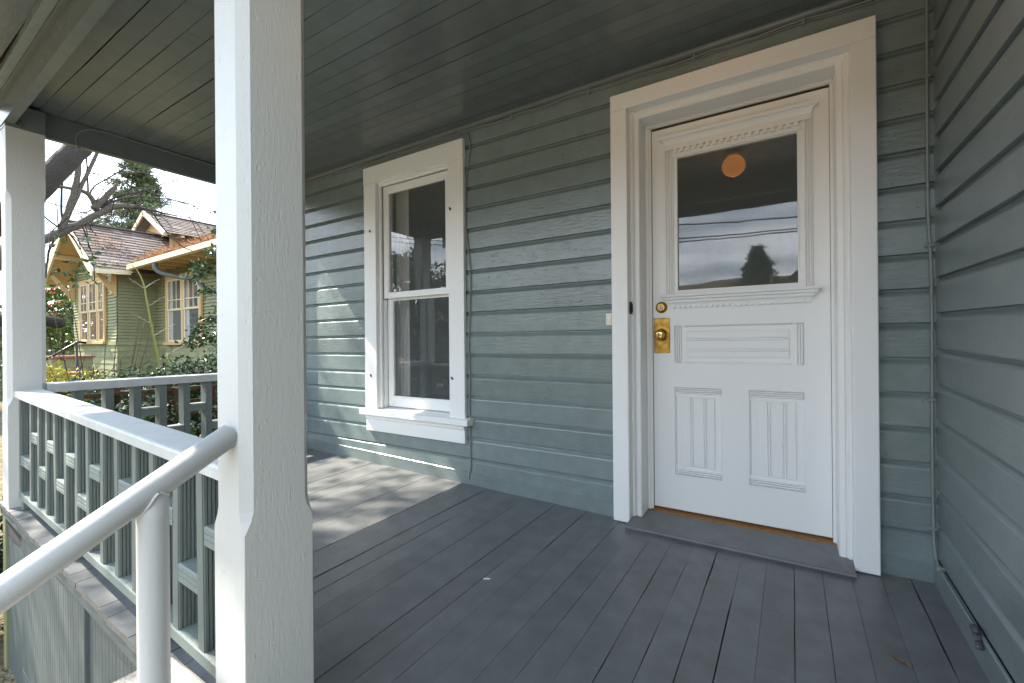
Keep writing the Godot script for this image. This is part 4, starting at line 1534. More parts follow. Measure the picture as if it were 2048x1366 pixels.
func neighbour_house() -> void:
	var o := thing("green_house", "green bungalow next door with yellow trim, shingled roof and gabled front bay", "house")
	var z1 := -1.67
	var z3 := -2.46
	var xc := -13.60
	var xl := -16.72
	# walls: lapped boards over wider shingles, with a belt between
	var st := mk()
	laps(st, Vector3(xl, 0, z1), Vector3(xc, 0, z1), 0.09, 2.0, 0.075, Vector3(0, 0, 1))
	# gable triangle
	var y := 2.0
	while y < 2.95:
		var hw := (3.02 - y) / 0.73
		laps(st, Vector3(-15.16 - hw, 0, z1), Vector3(-15.16 + hw, 0, z1), y, y + 0.074, 0.075, Vector3(0, 0, 1))
		y += 0.075
	var s1 := part("siding", st, "green_siding0", o)
	s1.set_meta("kind", "stuff")
	var st2 := mk()
	laps(st2, Vector3(xc, 0, z1), Vector3(xc, 0, z3), 0.09, 1.95, 0.075, Vector3(1, 0, 0))
	laps(st2, Vector3(xc, 0, z3), Vector3(-8.6, 0, z3), 0.09, 2.25, 0.075, Vector3(0, 0, 1))
	part("siding", st2, "green_siding1", o).set_meta("kind", "stuff")
	var sts := [mk(), mk(), mk()]
	shingle_wall(sts, Vector3(xl, 0, z1), Vector3(xc, 0, z1), -1.95, 0.0, Vector3(0, 0, 1))
	shingle_wall(sts, Vector3(xc, 0, z1), Vector3(xc, 0, z3), -1.95, 0.0, Vector3(1, 0, 0))
	shingle_wall(sts, Vector3(xc, 0, z3), Vector3(-8.6, 0, z3), -1.95, 0.0, Vector3(0, 0, 1))
	for k in 3:
		part("wall_shingles", sts[k], "green_siding%d" % k, o).set_meta("kind", "stuff")
	part("wall_core", boxes([[Vector3(xl, -1.95, -7.5), Vector3(xc, 1.9, z1)], [Vector3(xc, -1.95, -7.5), Vector3(-8.6, 2.2, z3)]]), "green_siding0", o)
	part("belt_course", boxes([[Vector3(xl - 0.03, 0.0, z1 + 0.001), Vector3(xc + 0.035, 0.085, z1 + 0.035)], [Vector3(xc + 0.001, 0.001, z3), Vector3(xc + 0.034, 0.084, z1)], [Vector3(xc + 0.035, 0.0, z3 + 0.001), Vector3(-8.6, 0.085, z3 + 0.034)]]), "green_siding2", o)
	part("corner_trim", boxes([[Vector3(xc - 0.10, 1.15, z1 + 0.017), Vector3(xc + 0.02, 1.92, z1 + 0.05)]], 0.003), "yellow_trim", o)
	house_window(o, -16.02, -14.32, 0.12, 1.60, z1 + 0.024, [-15.41, -14.76], 0.86, 1)
	house_window(o, -12.86, -11.24, 0.08, 1.56, z3 + 0.024, [-12.05], 0.83, 2, "curtain", 0.3)
	house_window(o, -15.36, -14.88, -1.28, -0.74, z1 + 0.02, [], -1.0, 0)
	# main gable: ridge runs back from the street
	var rx := -15.15
	var ry := 3.06
	var ex := 1.85
	var ey := 1.70
	var r := part("roof", one(Vector3(rx - 0.06, ry + 0.005, -7.5), Vector3(rx + 0.06, ry + 0.045, -1.14), 0.01), "shingle1", o)
	roof_plane(r, Vector3(rx + ex, ey, -1.15), Vector3(rx + ex, ey, -7.4), Vector3(-ex, ry - ey, 0))
	roof_plane(r, Vector3(rx - ex, ey, -1.15), Vector3(rx - ex, ey, -7.4), Vector3(ex, ry - ey, 0))
	roof_plane(r, Vector3(-15.1, 1.90, -1.86), Vector3(-8.2, 1.98, -1.86), Vector3(0, 1.7, -2.85))
	# the higher gable behind
	var ux := -15.55
	var uy := 3.76
	var r2 := part("upper_roof", one(Vector3(ux - 0.05, uy + 0.005, -9.5), Vector3(ux + 0.05, uy + 0.04, -2.84), 0.01), "shingle1", o)
	roof_plane(r2, Vector3(ux + 1.30, uy - 0.74, -2.85), Vector3(ux + 1.30, uy - 0.74, -9.4), Vector3(-1.30, 0.74, 0))
	roof_plane(r2, Vector3(ux - 1.30, uy - 0.74, -2.85), Vector3(ux - 1.30, uy - 0.74, -9.4), Vector3(1.30, 0.74, 0))
	var gw := mk()
	tri(gw, Vector3(ux - 1.1, uy - 0.72, -3.1), Vector3(ux + 1.1, uy - 0.72, -3.1), Vector3(ux, uy - 0.08, -3.1), Vector3(0, 0, 1))
	quad(gw, Vector3(ux + 0.95, 2.2, -3.1), Vector3(ux + 0.95, 2.2, -9.2), Vector3(ux + 0.95, uy - 0.6, -9.2), Vector3(ux + 0.95, uy - 0.6, -3.1), Vector3(1, 0, 0))
	part("upper_wall", gw, "yellow_trim", r2)
	for k in 9:
		var z := -3.3 - k * 0.7
		part("rafter_tail", one(Vector3(ux + 0.95, uy - 0.80, z - 0.04), Vector3(ux + 1.27, uy - 0.72, z + 0.04)), "cream_trim", r2)
	var barge := mk()
	for s in [-1.0, 1.0]:
		bar(barge, Vector3(ux, uy - 0.02, -2.83), Vector3(ux + s * 1.36, uy - 0.79, -2.83), 0.04, 0.12, Vector3.UP)
	part("barge_board", barge, "cream_trim", r2)
	for s in [-1.0, 1.0]:
		var bb := mk()
		bar(bb, Vector3(rx, ry - 0.03, -1.13), Vector3(rx + s * (ex + 0.12), ey - 0.12, -1.13), 0.045, 0.17, Vector3.UP)
		part("barge_board", bb, "cream_trim", r)
		var so := mk()
		quad(so, Vector3(rx, ry - 0.045, -1.16), Vector3(rx + s * ex, ey - 0.045, -1.16), Vector3(rx + s * ex, ey - 0.045, -2.4), Vector3(rx, ry - 0.045, -2.4), Vector3(-s * 0.5, -1, 0))
		part("soffit", so, "yellow_trim", r)
		var lk := mk()
		bar(lk, Vector3(rx + s * 0.92, 2.28, -1.14), Vector3(rx + s * 0.92, 2.28, -1.66), 0.09, 0.13)
		part("lookout_beam", lk, "yellow_trim", r)
		var br := mk()
		bar(br, Vector3(rx + s * 1.50, 1.86, -1.20), Vector3(rx + s * 1.50, 1.28, -1.62), 0.09, 0.09)
		bar(br, Vector3(rx + s * 1.50, 1.20, -1.605), Vector3(rx + s * 1.50, 1.95, -1.605), 0.10, 0.09, Vector3(0, 0, 1))
		part("bracket", br, "yellow_trim", r)
	# eaves with gutters
	var g := mk()
	bar(g, Vector3(-13.22, 1.665, -1.10), Vector3(-13.22, 1.70, -1.80), 0.09, 0.10)
	bar(g, Vector3(-13.26, 1.83, -1.79), Vector3(-8.2, 1.91, -1.79), 0.10, 0.11)
	part("gutter", g, "cream_trim", o)
	var sf := mk()
	quad(sf, Vector3(-13.5, 1.86, -1.84), Vector3(-8.2, 1.94, -1.84), Vector3(-8.2, 2.2, z3), Vector3(-13.5, 2.12, z3), Vector3.DOWN)
	part("soffit", sf, "yellow_trim", o)
	for k in 9:
		part("rafter_tail", one(Vector3(-13.1 + k * 0.56, 1.80, z3 + 0.02), Vector3(-13.03 + k * 0.56, 1.90, -1.86)), "yellow_trim", o)
	var ds := mk(true)
	tube(ds, smooth_path([Vector3(-11.85, 1.80, -1.80), Vector3(-11.85, 1.66, -1.82), Vector3(-11.75, 1.56, -1.95), Vector3(-11.4, 1.46, -2.35), Vector3(-11.2, 1.36, -2.41), Vector3(-11.0, 1.2, -2.41)], 4), 0.05, 12)
	part("downspout", ds, "galvanised", o)
	# dry needles drifted along the lower roof and the valley
	var pl := PackedVector3Array()
	for k in 2600:
		var x := rng.randf_range(-13.5, -8.6)
		var t := absf(rng.randfn()) * 0.5
		if k % 7 == 0:
			t = rng.randf_range(0, 1.6)
			x = -13.55 - t * 0.8 + rng.randf_range(-0.1, 0.5)
		var zz := -1.90 - t
		pl.append(Vector3(x, 1.90 + 0.6 * (-1.86 - zz) + 0.035 + (x + 13.3) * 0.014 + rng.randf() * 0.05, zz))
	for k in 240:
		var x := rng.randfn() * 0.22
		pl.append(Vector3(-14.3 + x, 3.06 - 0.735 * (0.85 + x) + 0.04, -1.7 + rng.randfn() * 0.25))
	part("needle_litter", leaves(pl, 0.06, 0.16, 0.10, Color(0.30, 0.14, 0.06), Color(0.42, 0.22, 0.10)), "litter", o).set_meta("kind", "stuff")


func neighbour_yard() -> void:
	var g := thing("garage", "low green garage far behind the bungalow, half hidden by the flowering vine", "garage")
	part("wall", one(Vector3(-30, -1.95, -7.0), Vector3(-24, 0.45, -1.2)), "green_siding1", g)
	var gr := mk()
	prism(gr, PackedVector2Array([Vector2(-0.9, 0.40), Vector2(-7.3, 0.40), Vector2(-7.3, 0.52), Vector2(-4.1, 1.7), Vector2(-0.9, 0.52)]), Vector3(-30.2, 0, 0), Vector3(-23.7, 0, 0), Vector3(0, 0, 1), Vector3.UP)
	part("roof", gr, "roof_far", g)
	var w := thing("garden_steps", "green rendered garden steps with red caps beside the bungalow bay", "steps")
	for q in [[-13.4, -13.0, -0.22, -1.05, -0.42], [-12.2, -11.7, -0.52, -0.70, 0.10], [-12.9, -12.5, -0.55, -0.95, -0.20]]:
		part("step_wall", one(Vector3(q[0], -1.95, q[3]), Vector3(q[1], q[2] - 0.05, q[4])), "green_siding1", w)
		part("cap", one(Vector3(q[0] - 0.04, q[2] - 0.05, q[3] - 0.04), Vector3(q[1] + 0.04, q[2], q[4] + 0.04), 0.006), "red_cap", w)
	var r := mk(true)
	tube(r, [Vector3(-12.0, -0.40, 0.05), Vector3(-12.0, 0.07, -0.58), Vector3(-12.0, 0.05, -0.70)], 0.024, 8)
	var rail := thing("step_rail", "thin dark metal rail sloping up the garden steps of the bungalow", "handrail")
	part("rail_bar", r, "black", rail)
	var rp := mk(true)
	tube(rp, [Vector3(-12.0, -0.38, 0.03), Vector3(-12.0, -1.95, 0.03)], 0.018, 6)
	tube(rp, [Vector3(-12.0, 0.04, -0.56), Vector3(-12.0, -1.95, -0.56)], 0.018, 6)
	part("rail_post", rp, "black", rail)
	var f := thing("wooden_trellis", "low reddish brown wooden trellis fence in front of the hedge", "fence")
	for z in [1.25, 0.87, 0.49, 0.11, -0.27, -0.65]:
		part("fence_post", one(Vector3(-5.14, -1.95, z - 0.035), Vector3(-5.06, -0.33, z + 0.035), 0.004), "fence_wood", f)
	for y in [-0.43, -0.56, -0.69, -0.95, -1.25]:
		part("fence_rail", one(Vector3(-5.075, y - 0.018, -0.8), Vector3(-5.035, y + 0.018, 1.35), 0.003), "fence_wood", f)
	for k in 9:
		var z := 1.15 - 0.24 * k
		part("slat", one(Vector3(-5.033, -1.3, z - 0.016), Vector3(-5.015, -0.42, z + 0.016), 0.002), "fence_wood", f)


# ---------------------------------------------------------------- plants
func ball(c: Vector3, r: Vector3, n: int) -> Array:
	var out: Array = []
	for k in n:
		var d := Vector3(rng.randfn(), rng.randfn(), rng.randfn()).normalized() * pow(rng.randf(), 0.4)
		out.append(c + d * r)
	return out


func conifer(called: String, label: String, base: Vector3, h: float, rad: float, low: float, c0: Color, c1: Color, density: int, leaf: float, taper := 0.75) -> void:
	var o := thing(called, label, "tree", base)
	var tk := mk(true)
	tube(tk, [Vector3.ZERO, Vector3(0, h * 0.5, 0), Vector3(0, h, 0)], [h * 0.02, h * 0.012, 0.01], 8)
	part("trunk", tk, "dark_bark", o)
	var limbs := mk(true)
	var pl := PackedVector3Array()
	var whorls := int(h * 3.0)
	for i in whorls:
		var t := low + (1.0 - low) * pow(float(i) / whorls, 0.9)
		var y := h * t
		for k in 6:
			if rng.randf() < 0.12:
				continue
			var a := rng.randf() * TAU
			var l := rad * pow(1.0 - t, taper) * rng.randf_range(0.55, 1.15) + 0.12
			var tip := Vector3(cos(a) * l, y + l * rng.randf_range(-0.05, 0.28), sin(a) * l)
			tube(limbs, [Vector3(0, y, 0), tip], [0.02 + 0.01 * rad * (1.0 - t), 0.006], 4, false)
			for q in density:
				var u := pow(rng.randf(), 0.6)
				var p := Vector3(0, y, 0).lerp(tip, u)
				pl.append(p + Vector3(rng.randfn(), rng.randfn() * 0.6, rng.randfn()) * 0.13 * (0.5 + l * 0.3))
	part("limbs", limbs, "dark_bark", o)
	part("crown", leaves(pl, leaf * 0.6, leaf * 1.3, 0.22, c0, c1, 0.3), "needle", o)


func vegetation() -> void:
	# the old tree whose bare limbs cross the view
	var o := thing("bare_tree", "old leafless tree with thick grey limbs between the porch and the bungalow", "tree")
	var tk := mk(true)
	branch(tk, [Vector4(-7.0, -2.0, 2.35, 0.30), Vector4(-7.05, -1.2, 2.25, 0.21), Vector4(-7.1, -0.2, 2.0, 0.18), Vector4(-7.2, 0.7, 1.5, 0.15), Vector4(-7.5, 1.22, 0.85, 0.085)], 12, 0.008)
	part("trunk", tk, "bark", o)
	var a := mk(true)
	branch(a, [Vector4(-7.48, 1.18, 0.92, 0.058), Vector4(-7.50, 1.25, 0.82, 0.051), Vector4(-7.50, 1.37, 0.67, 0.048), Vector4(-7.50, 1.53, 0.47, 0.045), Vector4(-7.50, 1.70, 0.30, 0.040), Vector4(-7.50, 1.82, 0.14, 0.038), Vector4(-7.50, 1.86, 0.00, 0.033), Vector4(-7.50, 1.85, -0.055, 0.027)], 10, 0.006)
	part("limb", a, "bark", o)
	var b := mk(true)
	branch(b, [Vector4(-7.50, 1.39, 0.66, 0.041), Vector4(-7.50, 1.63, 0.60, 0.035), Vector4(-7.50, 1.92, 0.54, 0.032), Vector4(-7.50, 2.24, 0.50, 0.030), Vector4(-7.50, 2.56, 0.48, 0.027), Vector4(-7.50, 2.94, 0.46, 0.023), Vector4(-7.4, 3.5, 0.43, 0.017)], 10, 0.005)
	part("limb", b, "bark", o)
	var c := mk(true)
	branch(c, [Vector4(-6.9, 0.4, 1.75, 0.118), Vector4(-6.5, 0.95, 1.5, 0.111), Vector4(-6.2, 1.25, 1.30, 0.101), Vector4(-6.20, 1.43, 1.17, 0.102), Vector4(-6.20, 1.63, 1.05, 0.099), Vector4(-6.20, 1.86, 0.92, 0.101), Vector4(-6.20, 2.10, 0.77, 0.093), Vector4(-6.20, 2.47, 0.57, 0.088), Vector4(-6.3, 3.2, 0.2, 0.074)], 12, 0.010)
	part("limb", c, "dark_bark", o)
	var d := mk(true)
	branch(d, [Vector4(-7.50, 1.73, 0.36, 0.043), Vector4(-7.50, 1.89, 0.26, 0.036), Vector4(-7.50, 2.06, 0.155, 0.028), Vector4(-7.49, 2.12, 0.13, 0.012)], 8, 0.004)
	branch(d, [Vector4(-7.50, 1.98, 0.20, 0.016), Vector4(-7.50, 2.08, 0.16, 0.012), Vector4(-7.50, 2.10, 0.105, 0.006)], 6, 0.002)
	part("broken_stub", d, "bark", o)
	var e := mk(true)
	branch(e, [Vector4(-7.50, 1.76, 0.34, 0.032), Vector4(-7.50, 1.90, 0.41, 0.028), Vector4(-7.50, 1.93, 0.53, 0.021), Vector4(-7.50, 1.91, 0.70, 0.018), Vector4(-7.50, 1.81, 0.84, 0.014)], 7, 0.004)
	branch(e, [Vector4(-7.50, 1.47, 0.64, 0.026), Vector4(-7.50, 1.77, 0.54, 0.025), Vector4(-7.50, 2.13, 0.43, 0.022), Vector4(-7.50, 2.44, 0.33, 0.020), Vector4(-7.50, 2.70, 0.27, 0.015)], 7, 0.004)
	part("bough", e, "bark", o)
	var t := mk(true)
	for q in [
		[Vector4(-7.5, 1.86, -0.02, 0.026), Vector4(-7.5, 1.86, -0.23, 0.019), Vector4(-7.5, 1.85, -0.49, 0.011), Vector4(-7.5, 1.86, -0.71, 0.007)],
		[Vector4(-7.50, 1.90, 0.41, 0.012), Vector4(-7.50, 2.17, 0.42, 0.010), Vector4(-7.50, 2.52, 0.43, 0.008)],
		[Vector4(-7.50, 1.91, 0.40, 0.012), Vector4(-7.50, 2.02, 0.35, 0.010), Vector4(-7.50, 2.16, 0.22, 0.010), Vector4(-7.50, 2.29, 0.10, 0.010), Vector4(-7.50, 2.46, -0.05, 0.008)],
		[Vector4(-7.50, 1.80, 0.28, 0.013), Vector4(-7.50, 1.97, 0.10, 0.013), Vector4(-7.50, 2.08, -0.12, 0.011), Vector4(-7.50, 2.26, -0.37, 0.008), Vector4(-7.50, 2.42, -0.64, 0.006)],
		[Vector4(-7.50, 1.76, 0.30, 0.013), Vector4(-7.50, 1.92, 0.10, 0.011), Vector4(-7.50, 2.03, -0.17, 0.009), Vector4(-7.50, 2.07, -0.65, 0.009), Vector4(-7.50, 2.02, -0.81, 0.007), Vector4(-7.50, 1.88, -0.94, 0.006)],
		[Vector4(-7.50, 1.86, 0.00, 0.016), Vector4(-7.50, 1.91, -0.12, 0.012), Vector4(-7.50, 2.01, -0.14, 0.010), Vector4(-7.50, 2.10, -0.06, 0.006)],
		[Vector4(-7.50, 1.86, -0.23, 0.011), Vector4(-7.50, 1.62, -0.40, 0.008), Vector4(-7.50, 1.44, -0.58, 0.007), Vector4(-7.50, 1.38, -0.74, 0.006)],
		[Vector4(-7.50, 1.55, 0.82, 0.009), Vector4(-7.50, 1.44, 0.71, 0.010), Vector4(-7.50, 1.36, 0.58, 0.010), Vector4(-7.50, 1.19, 0.49, 0.007)],
		[Vector4(-7.50, 1.39, 0.65, 0.015), Vector4(-7.50, 1.27, 0.72, 0.012), Vector4(-7.50, 1.11, 0.77, 0.012), Vector4(-7.50, 0.80, 0.80, 0.009)],
		[Vector4(-7.50, 1.52, 0.65, 0.012), Vector4(-7.50, 1.76, 0.66, 0.012), Vector4(-7.50, 2.39, 0.61, 0.010)],
		[Vector4(-7.50, 1.50, 0.47, 0.008), Vector4(-7.50, 1.14, 0.38, 0.007), Vector4(-7.50, 0.83, 0.36, 0.006)]]:
		branch(t, q, 5, 0.004)
	# finer twigs off the limbs
	for k in 46:
		var z := rng.randf_range(-0.8, 0.85)
		var y := 1.85 - maxf(0.0, z) * 0.75 + rng.randf_range(-0.05, 0.25)
		var p := Vector4(-7.5, y, z, 0.006)
		var v := Vector4(rng.randf_range(-0.3, 0.3), rng.randf_range(-0.35, 0.35), rng.randf_range(-0.35, 0.2), -0.002)
		branch(t, [p, p + v * 0.5 + Vector4(0, 0.03, 0, 0), p + v + Vector4(0, rng.randf_range(-0.06, 0.02), 0, 0)], 4, 0.006)
	part("twigs", t, "dark_bark", o)
	var lf: Array = []
	for k in 26:
		lf.append(Vector3(-7.2, rng.randf_range(0.75, 1.3), rng.randf_range(0.35, 0.95)))
	part("last_leaves", leaves(clumps(lf, 3, 0.05), 0.05, 0.10, 0.6, Color(0.03, 0.06, 0.02), Color(0.08, 0.13, 0.03)), "leaf", o)
	var stub := thing("cut_limb", "dark sawn off limb end showing beside the far left post", "tree limb")
	var sm := mk(true)
	branch(sm, [Vector4(-7.0, 0.10, 1.75, 0.075), Vector4(-7.0, 0.30, 1.1, 0.064), Vector4(-7.0, 0.27, 0.89, 0.062), Vector4(-7.0, 0.26, 0.82, 0.066), Vector4(-7.0, 0.25, 0.79, 0.052)], 10, 0.006)
	part("limb", sm, "dark_bark", stub)

	conifer("tall_conifer", "tall dark conifer rising behind the bungalow roof", Vector3(-31.0, -1.95, -7.7), 13.4, 3.6, 0.12, Color(0.045, 0.075, 0.025), Color(0.14, 0.17, 0.06), 170, 0.24)

	# holly hedge beyond the side railing
	var hd := thing("holly_hedge", "dark glossy holly hedge behind the trellis and the side railing", "hedge")
	var cs: Array = ball(Vector3(-5.6, -0.72, 0.05), Vector3(0.5, 0.58, 1.0), 190)
	cs.append_array(ball(Vector3(-5.6, -1.35, 0.2), Vector3(0.4, 0.6, 1.1), 90))
	cs.append_array(ball(Vector3(-4.86, -0.95, 0.45), Vector3(0.14, 0.5, 0.9), 60))
	cs.append_array(ball(Vector3(-5.7, -0.45, -0.45), Vector3(0.35, 0.5, 0.75), 110))
	cs.append_array(ball(Vector3(-5.45, -0.70, 0.60), Vector3(0.40, 0.45, 0.75), 170))
	part("foliage", leaves(clumps(cs, 26, 0.07), 0.03, 0.065, 0.55, Color(0.016, 0.040, 0.012), Color(0.075, 0.125, 0.040)), "leaf_gloss", hd)
	var hs := mk(true)
	for k in 16:
		var z := rng.randf_range(-0.8, 1.0)
		branch(hs, [Vector4(-5.7, -1.95, z * 0.7, 0.012), Vector4(-5.7 + rng.randf_range(-0.1, 0.1), -1.0, z, 0.009), Vector4(-5.7 + rng.randf_range(-0.3, 0.3), -0.2, z + rng.randf_range(-0.2, 0.2), 0.004)], 5, 0.01)
	part("stems", hs, "twig", hd)
	var ht := thing("holly_tree", "holly sprays leaning in beside the white post, in front of the bungalow window", "tree")
	var hb := mk(true)
	branch(hb, [Vector4(-5.0, -1.95, -0.15, 0.05), Vector4(-4.9, -0.8, 0.05, 0.04), Vector4(-4.75, 0.1, 0.12, 0.03), Vector4(-4.7, 0.9, 0.14, 0.02), Vector4(-4.7, 1.5, 0.1, 0.01)], 8, 0.012)
	var sp: Array = []
	for q in [[0.72, 0.42], [0.62, 0.47], [0.86, 0.30], [0.48, 0.37], [0.12, 0.45], [0.22, 0.34], [0.01, 0.50], [0.04, 0.36], [1.05, 0.24], [1.25, 0.2], [0.35, 0.22], [0.75, 0.2]]:
		branch(hb, [Vector4(-4.72, q[0] + 0.06, 0.12, 0.008), Vector4(-4.65, q[0] + 0.05, (q[1] + 0.12) / 2, 0.005), Vector4(-4.6, q[0], q[1], 0.002)], 4, 0.006)
		for k in 9:
			var u := rng.randf_range(0.35, 1.05)
			sp.append(Vector3(-4.72 + 0.1 * u, q[0] + 0.06 - 0.06 * u, lerpf(0.12, q[1], u)))
	part("trunk", hb, "twig", ht)
	part("foliage", leaves(clumps(sp, 7, 0.032), 0.030, 0.060, 0.6, Color(0.02, 0.05, 0.015), Color(0.10, 0.17, 0.045)), "leaf_gloss", ht)

	# yellowing shrubs below the bay
	for q in [["yellow_shrub", "yellow green shrub in the sun below the bungalow bay", Vector3(-9.0, -0.66, 0.36), Vector3(0.5, 0.42, 0.40), Color(0.22, 0.22, 0.02), Color(0.46, 0.38, 0.05)], ["small_shrub", "sunlit light green shrub by the corner of the bungalow bay", Vector3(-9.3, -0.80, -0.05), Vector3(0.5, 0.36, 0.32), Color(0.12, 0.16, 0.03), Color(0.40, 0.38, 0.07)], ["dark_shrub", "dark rounded shrub beside the garden steps of the bungalow", Vector3(-11.0, -0.55, 0.25), Vector3(0.4, 0.55, 0.35), Color(0.02, 0.04, 0.015), Color(0.09, 0.13, 0.05)]]:
		var s := thing(q[0], q[1], "shrub", Vector3(q[2].x, -1.95, q[2].z))
		var c2 := Vector3(0, q[2].y + 1.95, 0)
		part("foliage", leaves(clumps(ball(c2, q[3], 90), 20, 0.07), 0.04, 0.09, 0.55, q[4], q[5]), "leaf", s)
		var ss := mk(true)
		for k in 9:
			branch(ss, [Vector4(0, 0, 0, 0.012), Vector4(rng.randf_range(-0.2, 0.2), c2.y * 0.6, rng.randf_range(-0.2, 0.2), 0.008), Vector4(rng.randf_range(-0.4, 0.4), c2.y + rng.randf_range(0, 0.35), rng.randf_range(-0.35, 0.35), 0.003)], 4, 0.01)
		part("stems", ss, "twig", s)
	var dk := thing("corner_shrub", "dark leafy shrub at the outer corner of the porch skirting", "shrub", Vector3(-4.55, -1.95, 1.80))
	part("foliage", leaves(clumps(ball(Vector3(0, 0.45, 0), Vector3(0.45, 0.6, 0.42), 90), 26, 0.06), 0.04, 0.08, 0.5, Color(0.012, 0.022, 0.010), Color(0.035, 0.055, 0.022)), "leaf", dk)
	var dks := mk(true)
	for k in 8:
		branch(dks, [Vector4(0, 0, 0, 0.012), Vector4(rng.randf_range(-0.2, 0.2), 0.5, rng.randf_range(-0.2, 0.2), 0.008), Vector4(rng.randf_range(-0.35, 0.35), 0.95, rng.randf_range(-0.3, 0.3), 0.003)], 4, 0.01)
	part("stems", dks, "twig", dk)
	# flowering vine at the far left
	var v := thing("trumpet_vine", "leafy vine with scarlet flowers climbing beyond the bungalow, beside the left post", "vine", Vector3(-21.5, -1.95, -2.5))
	part("foliage", leaves(clumps(ball(Vector3(0, 3.1, 0), Vector3(0.9, 1.45, 1.15), 110), 24, 0.15), 0.10, 0.22, 0.55, Color(0.03, 0.075, 0.015), Color(0.17, 0.24, 0.04)), "leaf", v)
	part("flowers", leaves(clumps(ball(Vector3(0.6, 3.5, 0.2), Vector3(0.5, 1.0, 0.9), 11), 4, 0.10), 0.10, 0.18, 0.8, Color(0.40, 0.04, 0.02), Color(0.55, 0.13, 0.04)), "leaf", v).set_meta("kind", "stuff")
	var vs := mk(true)
	for k in 5:
		branch(vs, [Vector4(0, 0, -0.3 + 0.2 * k, 0.05), Vector4(0.1, 1.4, -0.5 + 0.25 * k, 0.04), Vector4(0, 3.0, -0.9 + 0.45 * k, 0.02)], 6, 0.03)
	part("stems", vs, "bark", v)
	# whippy bare shrubs in front of the bay
	var wh := thing("bare_shrub", "thin bare stems of a leafless shrub in front of the bungalow bay", "shrub", Vector3(-6.3, -1.95, 0.62))
	var ws := mk(true)
	for k in 26:
		var dz := rng.randf_range(-0.75, 0.45)
		var hgt := rng.randf_range(1.2, 2.6)
		var dx := rng.randf_range(-0.5, 0.3)
		branch(ws, [Vector4(rng.randf_range(-0.1, 0.1), 0, rng.randf_range(-0.15, 0.15), 0.008), Vector4(dx * 0.4, hgt * 0.5, dz * 0.45, 0.006), Vector4(dx, hgt, dz, 0.0025)], 4, 0.008)
		var u := rng.randf_range(0.5, 0.8)
		branch(ws, [Vector4(dx * u, hgt * u, dz * u, 0.004), Vector4(dx * u + 0.1, hgt * u + 0.15, dz * u + rng.randf_range(-0.25, 0.25), 0.002)], 4, 0.004)
	part("stems", ws, "twig", wh)
	part("buds", leaves(clumps(ball(Vector3(-0.1, 1.2, -0.1), Vector3(0.3, 0.6, 0.5), 30), 3, 0.05), 0.03, 0.06, 0.5, Color(0.10, 0.14, 0.03), Color(0.28, 0.26, 0.06)), "leaf", wh).set_meta("kind", "stuff")
	var yw := thing("green_sapling", "slender yellow green sapling with pale side twigs before the shaded wall", "sapling", Vector3(-6.5, -1.95, 0.0))
	var ys := mk(true)
	branch(ys, [Vector4(0, 0, -0.02, 0.016), Vector4(0, 1.52, 0.02, 0.014), Vector4(0, 2.25, 0.13, 0.011), Vector4(0, 2.72, 0.20, 0.008), Vector4(0, 2.88, 0.30, 0.004)], 6, 0.004)
	branch(ys, [Vector4(0, 0, -0.1, 0.012), Vector4(0.05, 1.2, -0.10, 0.010), Vector4(0.05, 1.85, -0.02, 0.005)], 5, 0.004)
	part("stem", ys, "green_stem", yw)
	var yt := mk(true)
	for q in [[2.62, 0.18, -0.14, 0.12], [2.40, 0.15, -0.17, 0.14], [2.05, 0.09, -0.22, 0.16], [2.62, 0.19, 0.15, 0.10], [1.75, 0.05, -0.28, 0.20], [2.2, 0.12, 0.2, 0.12], [1.55, 0.03, -0.26, 0.12]]:
		branch(yt, [Vector4(0, q[0], q[1], 0.006), Vector4(0.02, q[0] + q[3] * 0.6, q[1] + q[2] * 0.55, 0.004), Vector4(0.03, q[0] + q[3], q[1] + q[2], 0.002)], 4, 0.004)
		branch(yt, [Vector4(0.01, q[0] + q[3] * 0.5, q[1] + q[2] * 0.45, 0.003), Vector4(0.03, q[0] + q[3] * 0.5 + 0.01, q[1] + q[2] * 0.8, 0.0015)], 4, 0.002)
	part("side_twigs", yt, "pale_twig", yw)
	# the trees that shade the porch: one dapples the boards, one stands by the front walk
	for tr in [["shade_tree", "leafy tree to the left of the porch whose crown dapples the boards", Vector3(-10.2, -1.95, 3.3), 36], ["yard_tree", "broad leafy yard tree standing to the left of the front path", Vector3(-4.6, -1.95, 6.6), 26]]:
		shade_tree(tr[0], tr[1], tr[2], tr[3])


func shade_tree(called: String, label: String, at: Vector3, per: int) -> void:
	var sh := thing(called, label, "tree", at)
	var st := mk(true)
	branch(st, [Vector4(0, 0, 0, 0.22), Vector4(0.1, 2.5, 0.05, 0.16), Vector4(0.3, 5.5, -0.1, 0.11), Vector4(0.5, 8.6, -0.3, 0.05)], 10, 0.02)
	var cc: Array = []
	for k in 30:
		var a0 := rng.randf() * TAU
		var y := rng.randf_range(5.4, 10.2)
		var l := rng.randf_range(0.8, 2.1)
		var tip := Vector3(0.3 + cos(a0) * l, y + 0.5, -0.1 + sin(a0) * l)
		branch(st, [Vector4(0.3, y - 0.4, -0.1, 0.03), Vector4(tip.x * 0.6, y + 0.1, tip.z * 0.6, 0.018), Vector4(tip.x, tip.y, tip.z, 0.006)], 5, 0.02)
		for u in 3:
			cc.append(Vector3(0.3, y - 0.4, -0.1).lerp(tip, 0.6 + 0.2 * u))
	part("trunk", st, "bark", sh)
	part("crown", leaves(clumps(cc, per, 0.20), 0.08, 0.15, 0.5, Color(0.03, 0.07, 0.02), Color(0.10, 0.16, 0.04)), "leaf", sh)


